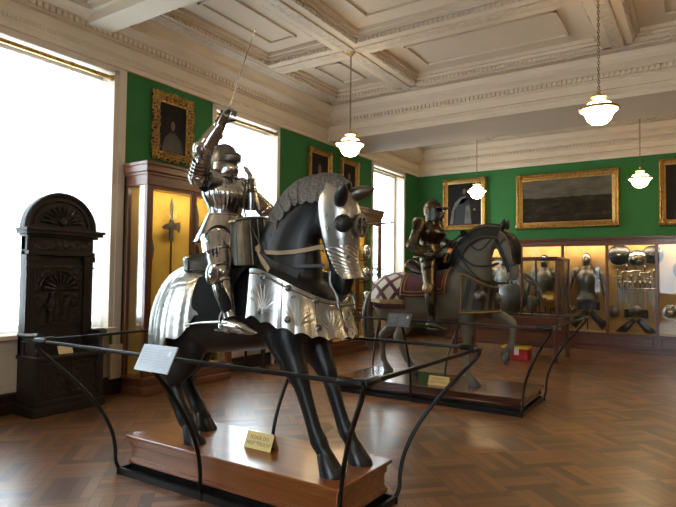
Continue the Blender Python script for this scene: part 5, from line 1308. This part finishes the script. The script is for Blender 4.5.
L2 = [leg2(-.15, [(-2.46, 1.32, .12, .17), (-2.49, 1.10, .085, .115), (-2.49, .92, .062, .08), (-2.49, .75, .055, .062), (-2.49, .69, .044, .048), (-2.49, .55, .035, .041), (-2.49, .40, .036, .043), (-2.48, .345, .045, .052), (-2.455, .30, .038, .044), (-2.43, .27, .052, .056)]),
      leg2(.15, [(-2.42, 1.32, .12, .17), (-2.38, 1.16, .085, .12), (-2.22, 1.08, .062, .085), (-2.04, 1.01, .055, .062), (-2.00, .95, .048, .05), (-2.005, .83, .035, .04), (-2.02, .72, .036, .042), (-2.035, .67, .045, .05), (-2.08, .63, .038, .042), (-2.12, .605, .05, .052)]),
      leg2(.18, [(-3.66, 1.28, .14, .24), (-3.60, 1.08, .12, .19), (-3.62, .92, .085, .13), (-3.78, .78, .058, .085), (-3.88, .71, .05, .066), (-3.89, .62, .038, .05), (-3.88, .46, .034, .042), (-3.87, .375, .043, .05), (-3.84, .32, .037, .042), (-3.82, .28, .05, .055)]),
      leg2(-.16, [(-3.56, 1.28, .14, .24), (-3.42, 1.08, .12, .19), (-3.35, .93, .085, .13), (-3.42, .80, .058, .085), (-3.47, .735, .05, .066), (-3.44, .66, .038, .05), (-3.37, .52, .034, .042), (-3.32, .45, .043, .05), (-3.285, .41, .037, .042), (-3.27, .365, .05, .055)])]
horse_body('body', h2, S2, KY, N2, D2, L2, M['holive'], .019)
for x, y, z, pt in ((-2.425, KY - .15, .20, 0), (-2.135, KY + .15, .53, 1.0), (-3.81, KY + .18, .20, 0), (-3.255, KY - .16, .27, .55)): hoof(h2, (x, y, z), 0, M['hoof2'], 1.12, pt)
ey = MB()
for s in (-1, 1): ey.ell((-1.965, KY + s * .088, 1.935), (.02, .012, .02), 10, 8)
for s in (-1, 1): MB().ell((-1.965, KY + s * .088, 1.935), (.02, .014, .02), 10, 8).build('eye', M['black'], h2)
for s in (-1, 1):
    c = V3(-2.07, KY + s * .065, 2.16); d = nrm(V3(.25, s * .2, 1)); MB().tube([c - d * .02, c + d * .03, c + d * .07, c + d * .11, c + d * .135], [.022, .034, .034, .02, .003], 12, res=12).build('ear', M['blackstrap'], h2)
tl = MB(); rg = random.Random(3)
for k in range(26):
    a = rg.uniform(0, 2 * PI); r = rg.uniform(.0, .04); dx, dy = r * math.cos(a), r * math.sin(a); e = rg.uniform(.85, 1.1)
    tl.tube([(-3.88 + dx, KY + dy, 1.36), (-3.98 + dx, KY + dy * 1.3, 1.28), (-4.03 + dx * 1.6, KY + dy * 2, 1.05), (-4.02 + dx * 2, KY + dy * 2.2, .8), (-3.98 + dx, KY + dy, .8 - .28 * e)], [.016, .022, .022, .018, .003], 6, res=14)
tl.build('tail', M['greyhair'], h2)
def on2(x, th, off): return body_pt(S2, KY, x, th, off)
# lattice caparison over the croup: white cloth, burgundy bands, fringe
def cap(u, v, off=.018):
    """u along the back from saddle to tail, v around from near flank to far flank"""
    th = math.radians(98 - 196 * v); x = -3.28 - .60 * u; p = on2(x, th, off); 
    if u > .82: p = p + V3(-.03 * (u - .82) / .18, 0, -.01 * (u - .82) / .18)
    return p
G = [[cap(u, v) for v in np.linspace(0, 1, 60)] for u in np.linspace(0, .985, 36)]
MB().sheet(G, .008).build('caparison', M['capwhite'], h2, angle=80)
nb = 7
def bandpath(a, b, n=26): return [(a[0] + (b[0] - a[0]) * t, a[1] + (b[1] - a[1]) * t) for t in np.linspace(0, 1, n)]
def uvband(path, w, name, m, off=.024):
    G = []
    for i, (u, v) in enumerate(path):
        q = path[min(i + 1, len(path) - 1)]; p = path[max(i - 1, 0)]; du, dv = (q[0] - p[0]) * .60, (q[1] - p[1]) * 1.15; l = math.hypot(du, dv) or 1; nu, nv = -dv / l / .60, du / l / 1.15
        G.append([cap(float(np.clip(u + nu * k * w, 0, .985)), float(np.clip(v + nv * k * w, 0, 1)), off) for k in (-.5, 0, .5)])
    return MB().sheet(G, .007).build(name, m, h2, angle=80)
for k in range(-5, 4):
    for s in (1, -1):
        pts = []
        for t in np.linspace(0, 1, 60):
            v = t; u = (k / 2.35 + s * t * 1.9) if s > 0 else (k / 2.35 + 1.9 - t * 1.9 - .65)
            if 0 <= u <= .985: pts.append((u, v))
        if len(pts) > 6: uvband(pts, .048, 'lattice_band', M['burgband'])
for path, w in ((bandpath((.01, 0), (.01, 1), 60), .05), (bandpath((0, .02), (.985, .02)), .04), (bandpath((0, .98), (.985, .98)), .04), (bandpath((.965, 0), (.965, 1), 60), .035)): uvband(path, w, 'border_band', M['goldtrim'] if w == .04 else M['burgband'], .026)
fr = MB()
for k in range(34):
    u = .985 * k / 33
    for v in (0.0, 1.0): p = cap(u, v, .024); fr.tube([p, p + V3(0, 0, -.05), p + V3(.004 * math.sin(k * 3), 0, -.07)], [.004, .006, .003], 5)
for k in range(46):
    v = k / 45; p = cap(.985, v, .024); fr.tube([p, p + V3(-.004, 0, -.05), p + V3(-.004, .004 * math.sin(k * 3), -.085)], [.006, .0075, .004], 5)
tag(fr.build('fringe', M['burgband'], h2), kind='stuff')
# saddle cloth and saddle
sd2 = thing('war_saddle', (-3.0, KY, 1.3), 'dark red saddle with gold-braided cloth on the olive horse', 'saddle')
def cl(u, v, off=.03): return on2(-3.36 + .66 * u, math.radians(86 - 172 * v), off)
MB().sheet([[cl(u, v) for v in np.linspace(0, 1, 50)] for u in np.linspace(0, 1, 24)], .01).build('saddle_cloth', M['burgband'], sd2, angle=80)
for a, b, o in (((0.03, .02), (.97, .02), .04), ((.03, .98), (.97, .98), .04), ((.04, 0.0), (.04, 1), .04), ((.96, 0), (.96, 1), .04), ((.1, .06), (.9, .06), .038), ((.1, .06), (.1, .94), .038), ((.9, .06), (.9, .94), .038)):
    q = MB(); q.tube([cl(a[0] + (b[0] - a[0]) * t, a[1] + (b[1] - a[1]) * t, o) for t in np.linspace(0, 1, 50)], .009, 6); q.build('gold_braid', M['goldtrim'], sd2)
G = []
for x, z, w in ((-3.34, 1.77, .15), (-3.27, 1.71, .19), (-3.15, 1.665, .23), (-3.0, 1.67, .21), (-2.86, 1.76, .19), (-2.80, 1.86, .15)):
    G.append([V3(x, KY + w * math.sin(a), z - .09 * (1 - math.cos(a))) for a in np.linspace(-1.4, 1.4, 15)])
MB().sheet(cr(np.array(G).reshape(6, -1), 18).reshape(18, 15, 3), .035).build('seat', M['blackstrap'], sd2)
MB().tube([(-2.79, KY + .16 * math.sin(a), 1.86 - .11 * (1 - math.cos(a))) for a in np.linspace(-1.6, 1.6, 18)], .02, 8).build('pommel', M['bronze2'], sd2)
MB().tube([(-3.355, KY + .155 * math.sin(a), 1.77 - .09 * (1 - math.cos(a))) for a in np.linspace(-1.6, 1.6, 18)], .02, 8).build('cantle', M['bronze2'], sd2)
# breast trapper with dark stripes and bosses, collar, crest band, bridle
def chest(u, v, off=.02):
    al = math.radians(-100 + 200 * u); k = math.cos(al); kf = max(k, 0); zt = 1.60 - .16 * kf; zb = 1.10 + .02 * kf; z = zb + (zt - zb) * v
    fl = 1 + .07 * (1 - v) ** 2
    a = .27 if k > 0 else .30
    return V3(-2.46 + (a + off) * fl * sup(math.cos(al), 2.2), KY + (.305 + off) * fl * sup(math.sin(al), 2.2), z)
M['olcloth'] = mat('olive_cloth', (.10, .088, .055), .75, var=.15, bmp=.1, bscale=160)
MB().sheet([[chest(u, v) for v in np.linspace(0, 1, 20)] for u in np.linspace(0, 1, 80)], -.008).build('breast_trapper', M['olcloth'], h2, angle=80)
for k in range(10):
    u0 = .02 + k * .1
    G = []
    for t in np.linspace(0, 1, 14): G.append([chest(min(u0 + .06 * t + w, .99), .10 + .76 * (1 - t) if False else .12 + .76 * t, .028) for w in (0, .022, .044)])
    MB().sheet(G, -.006).build('trapper_stripe', M['blackstrap'], h2, angle=80)
for v in (.03, .97): MB().tube([chest(u, v, .028) for u in np.linspace(0, 1, 80)], .010, 6).build('trapper_edge', M['goldtrim'], h2)
for u in (.02, .98): MB().tube([chest(u, v, .028) for v in np.linspace(0, 1, 20)], .010, 6).build('trapper_edge', M['goldtrim'], h2)
for u in (.22, .5, .78):
    c = chest(u, .55, .03); n = nrm(V3(c[0] + 2.46, (c[1] - KY) * 1.3, 0)); MB().lathe([(.075, 0), (.07, .012), (.05, .035), (.025, .05), (.001, .055)], c, n, 20).build('boss', M['steeld'], h2)
def ns2(x, z, off=.014, s=-1): return neck_side(x, z, off, KY, N2, s)
for s in (-1, 1):
    strap([ns2(x, z, .022, s) for x, z in ((-2.72, 1.80), (-2.62, 1.68), (-2.48, 1.58), (-2.34, 1.50), (-2.22, 1.47))], .075, M['blackstrap'], h2, 'collar_band', up=(.5, 0, 1))
    strap([ns2(x, z, .016, s) for x, z in ((-2.60, 1.86), (-2.50, 1.76), (-2.38, 1.70), (-2.24, 1.70), (-2.14, 1.74))], .022, M['blackstrap'], h2, 'neck_strap', up=(0, 0, 1))
    strap([ns2(x, z, .016, s) for x, z in ((-2.50, 2.02), (-2.42, 1.93), (-2.34, 1.90), (-2.26, 1.96), (-2.18, 2.06))], .02, M['blackstrap'], h2, 'neck_strap', up=(0, 0, 1))
C2 = cr([(-2.83, 1.75), (-2.74, 1.93), (-2.60, 2.105), (-2.42, 2.215), (-2.25, 2.245), (-2.09, 2.225)], 60)
def crest2(u, v, e=0, hw=.135, dp=.20):
    k = u * 59; i = min(int(k), 58); p = C2[i] + (C2[i + 1] - C2[i]) * (k - i); t = nrm(C2[min(i + 1, 59)] - C2[max(i - 1, 0)]); n = V3(t[1], -t[0]); a = (v - .5) * 2
    return V3(p[0] + n[0] * (dp * abs(a) ** 2.2 - e), KY + a * (hw + e), p[1] + n[1] * (dp * abs(a) ** 2.2 - e))
MB().sheet([[crest2(u, v) for v in np.linspace(0, 1, 30)] for u in np.linspace(0, 1, 60)], -.006).build('crest_band', M['blackstrap'], h2, angle=80)
for v in (.02, .25, .75, .98): MB().tube([crest2(u, v, .006) for u in np.linspace(0, 1, 60)], .009, 6).build('crest_cord', M['olcloth'], h2)
A2 = cr([(-2.12, 2.14, .07, .085), (-2.06, 2.07, .13, .105), (-2.02, 1.95, .15, .108), (-1.99, 1.82, .125, .09), (-1.965, 1.72, .095, .072)], 60)
def sh2(u, v, off=0):
    k = u * 59; i = min(int(k), 58); x, z, dx, hw = A2[i] + (A2[i + 1] - A2[i]) * (k - i); a = math.radians(-82 + 164 * v); r = 1 + off + .04 * max(0, 1 - abs(a) / .2)
    return V3(x + dx * r * sup(math.cos(a), 2.3), KY + hw * r * sup(math.sin(a), 2.3), z)
MB().sheet([[sh2(u, v) for v in np.linspace(0, 1, 30)] for u in np.linspace(0, 1, 40)], .006).build('half_shaffron', M['shafblack'], h2, angle=70)
for v in (.03, .97): MB().tube([sh2(u, v, .03) for u in np.linspace(0, 1, 40)], .008, 6).build('shaffron_edge', M['goldtrim'], h2)
for s in (-1, 1):
    hd_ = lambda x, z, o=.012: neck_side(x, z, o, KY, D2, s)
    strap([hd_(x, z) for x, z in ((-2.16, 2.06), (-2.10, 1.95), (-2.05, 1.82), (-2.01, 1.70), (-1.99, 1.62))], .042, M['blackstrap'], h2, 'cheek_strap', up=(1, 0, .1))
    strap([hd_(x, z) for x, z in ((-2.04, 1.70), (-1.98, 1.71), (-1.91, 1.72))], .036, M['blackstrap'], h2, 'nose_band', up=(0, 0, 1))
    strap([hd_(x, z) for x, z in ((-2.12, 1.93), (-2.04, 2.02), (-1.95, 2.06))], .036, M['blackstrap'], h2, 'brow_band', up=(0, 0, 1))
b_ = MB()
for s in (-1, 1): b_.tube([(-1.985, KY + s * .075, 1.62), (-1.99, KY + s * .085, 1.55), (-2.03, KY + s * .085, 1.49)], [.012, .011, .008], 8, res=8)
b_.tube([(-1.985, KY - .08, 1.60), (-1.985, KY + .08, 1.60)], .01, 8); b_.build('curb_bit', M['steeld'], h2)
rn = MB()
for s in (-1, 1): rn.tube([(-2.03, KY + s * .085, 1.49), (-2.25, KY + s * .22, 1.50), (-2.5, KY + s * .2, 1.72), (-2.70, KY + s * .06, 1.98)], .011, 6, res=24)
rn.build('rein', M['blackstrap'], h2)
# rider
r2 = thing('rider', (-3.0, KY, 1.72), 'suit of dark gilt-banded armour on the olive horse, holding a mace', 'suit of armour')
J2 = dict(pelvis=(-3.07, KY, 1.83), waist=(-3.08, KY, 1.97), chest=(-3.09, KY, 2.16), neck=(-3.06, KY, 2.33), head=(-3.03, KY, 2.455),
    shR=(-3.12, KY - .235, 2.235), elR=(-3.17, KY - .35, 1.97), wrR=(-2.98, KY - .36, 1.85), haR=(-2.90, KY - .34, 1.83), palmR=(.1, .9, .3),
    shL=(-3.08, KY + .22, 2.235), elL=(-2.98, KY + .30, 2.02), wrL=(-2.80, KY + .12, 2.0), haL=(-2.72, KY + .04, 1.99), palmL=(-.1, -.8, -.4),
    hipR=(-3.02, KY - .17, 1.83), knR=(-2.90, KY - .395, 1.41), anR=(-2.86, KY - .40, 1.0), toeR=(-2.66, KY - .43, .91),
    hipL=(-3.02, KY + .17, 1.83), knL=(-2.90, KY + .395, 1.41), anL=(-2.86, KY + .40, 1.0), toeL=(-2.66, KY + .43, .91))
suit(r2, J2, M['bronzed'], KY, dict(helmet=burgonet, belt=M['bronze2'], wingmat=M['bronze2'], wing=False, curlL=1.2, faulds=4, pauld=1.15, bulk=1.16), M['hclothblack'])
# gilt etched bands down the breastplate and thighs
for pts in ([(-2.93, KY - .04, 1.99), (-2.89, KY - .06, 2.1), (-2.905, KY - .08, 2.2), (-2.95, KY - .10, 2.29)],): pass
mc = thing('mace', (-2.85, KY - .3, 1.8), 'dark mace held across the saddle by the dark rider', 'mace')
a, b = V3(-3.02, KY - .40, 1.74), V3(-2.55, KY - .12, 2.12); MB().tube([a, b], .013, 8).build('haft', M['steelk'], mc)
d = nrm(b - a); u_, w_ = perp(d); fm = MB()
for k in range(7):
    g = 2 * PI * k / 7; o = u_ * math.cos(g) + w_ * math.sin(g); t_ = np.cross(d, o); fm.prism([b - d * .06 + o * .012, b - d * .03 + o * .045, b + d * .0 + o * .05, b + d * .05 + o * .012], t_, .005)
fm.ell(b + d * .02, (.018, .018, .018), 10, 8); fm.build('flanged_head', M['steelk'], mc, smooth=False)
for s in (-1, 1):
    y = KY + s * .41; st = MB(); st.tube([(-2.84 + .06 * math.cos(a), y, 0.95 + .09 * math.sin(a)) for a in np.linspace(-.4, PI + .4, 18)], .009, 6); st.box((-2.91, y - .045, .892), (-2.77, y + .045, .908)); st.build('stirrup', M['steeld'], sd2)
    strap([on2(-2.95, s * -1.2, .05), V3(-2.88, KY + s * .40, 1.35), V3(-2.84, y, 1.04)], .03, M['blackstrap'], sd2, 'stirrup_strap', up=(1, 0, 0))
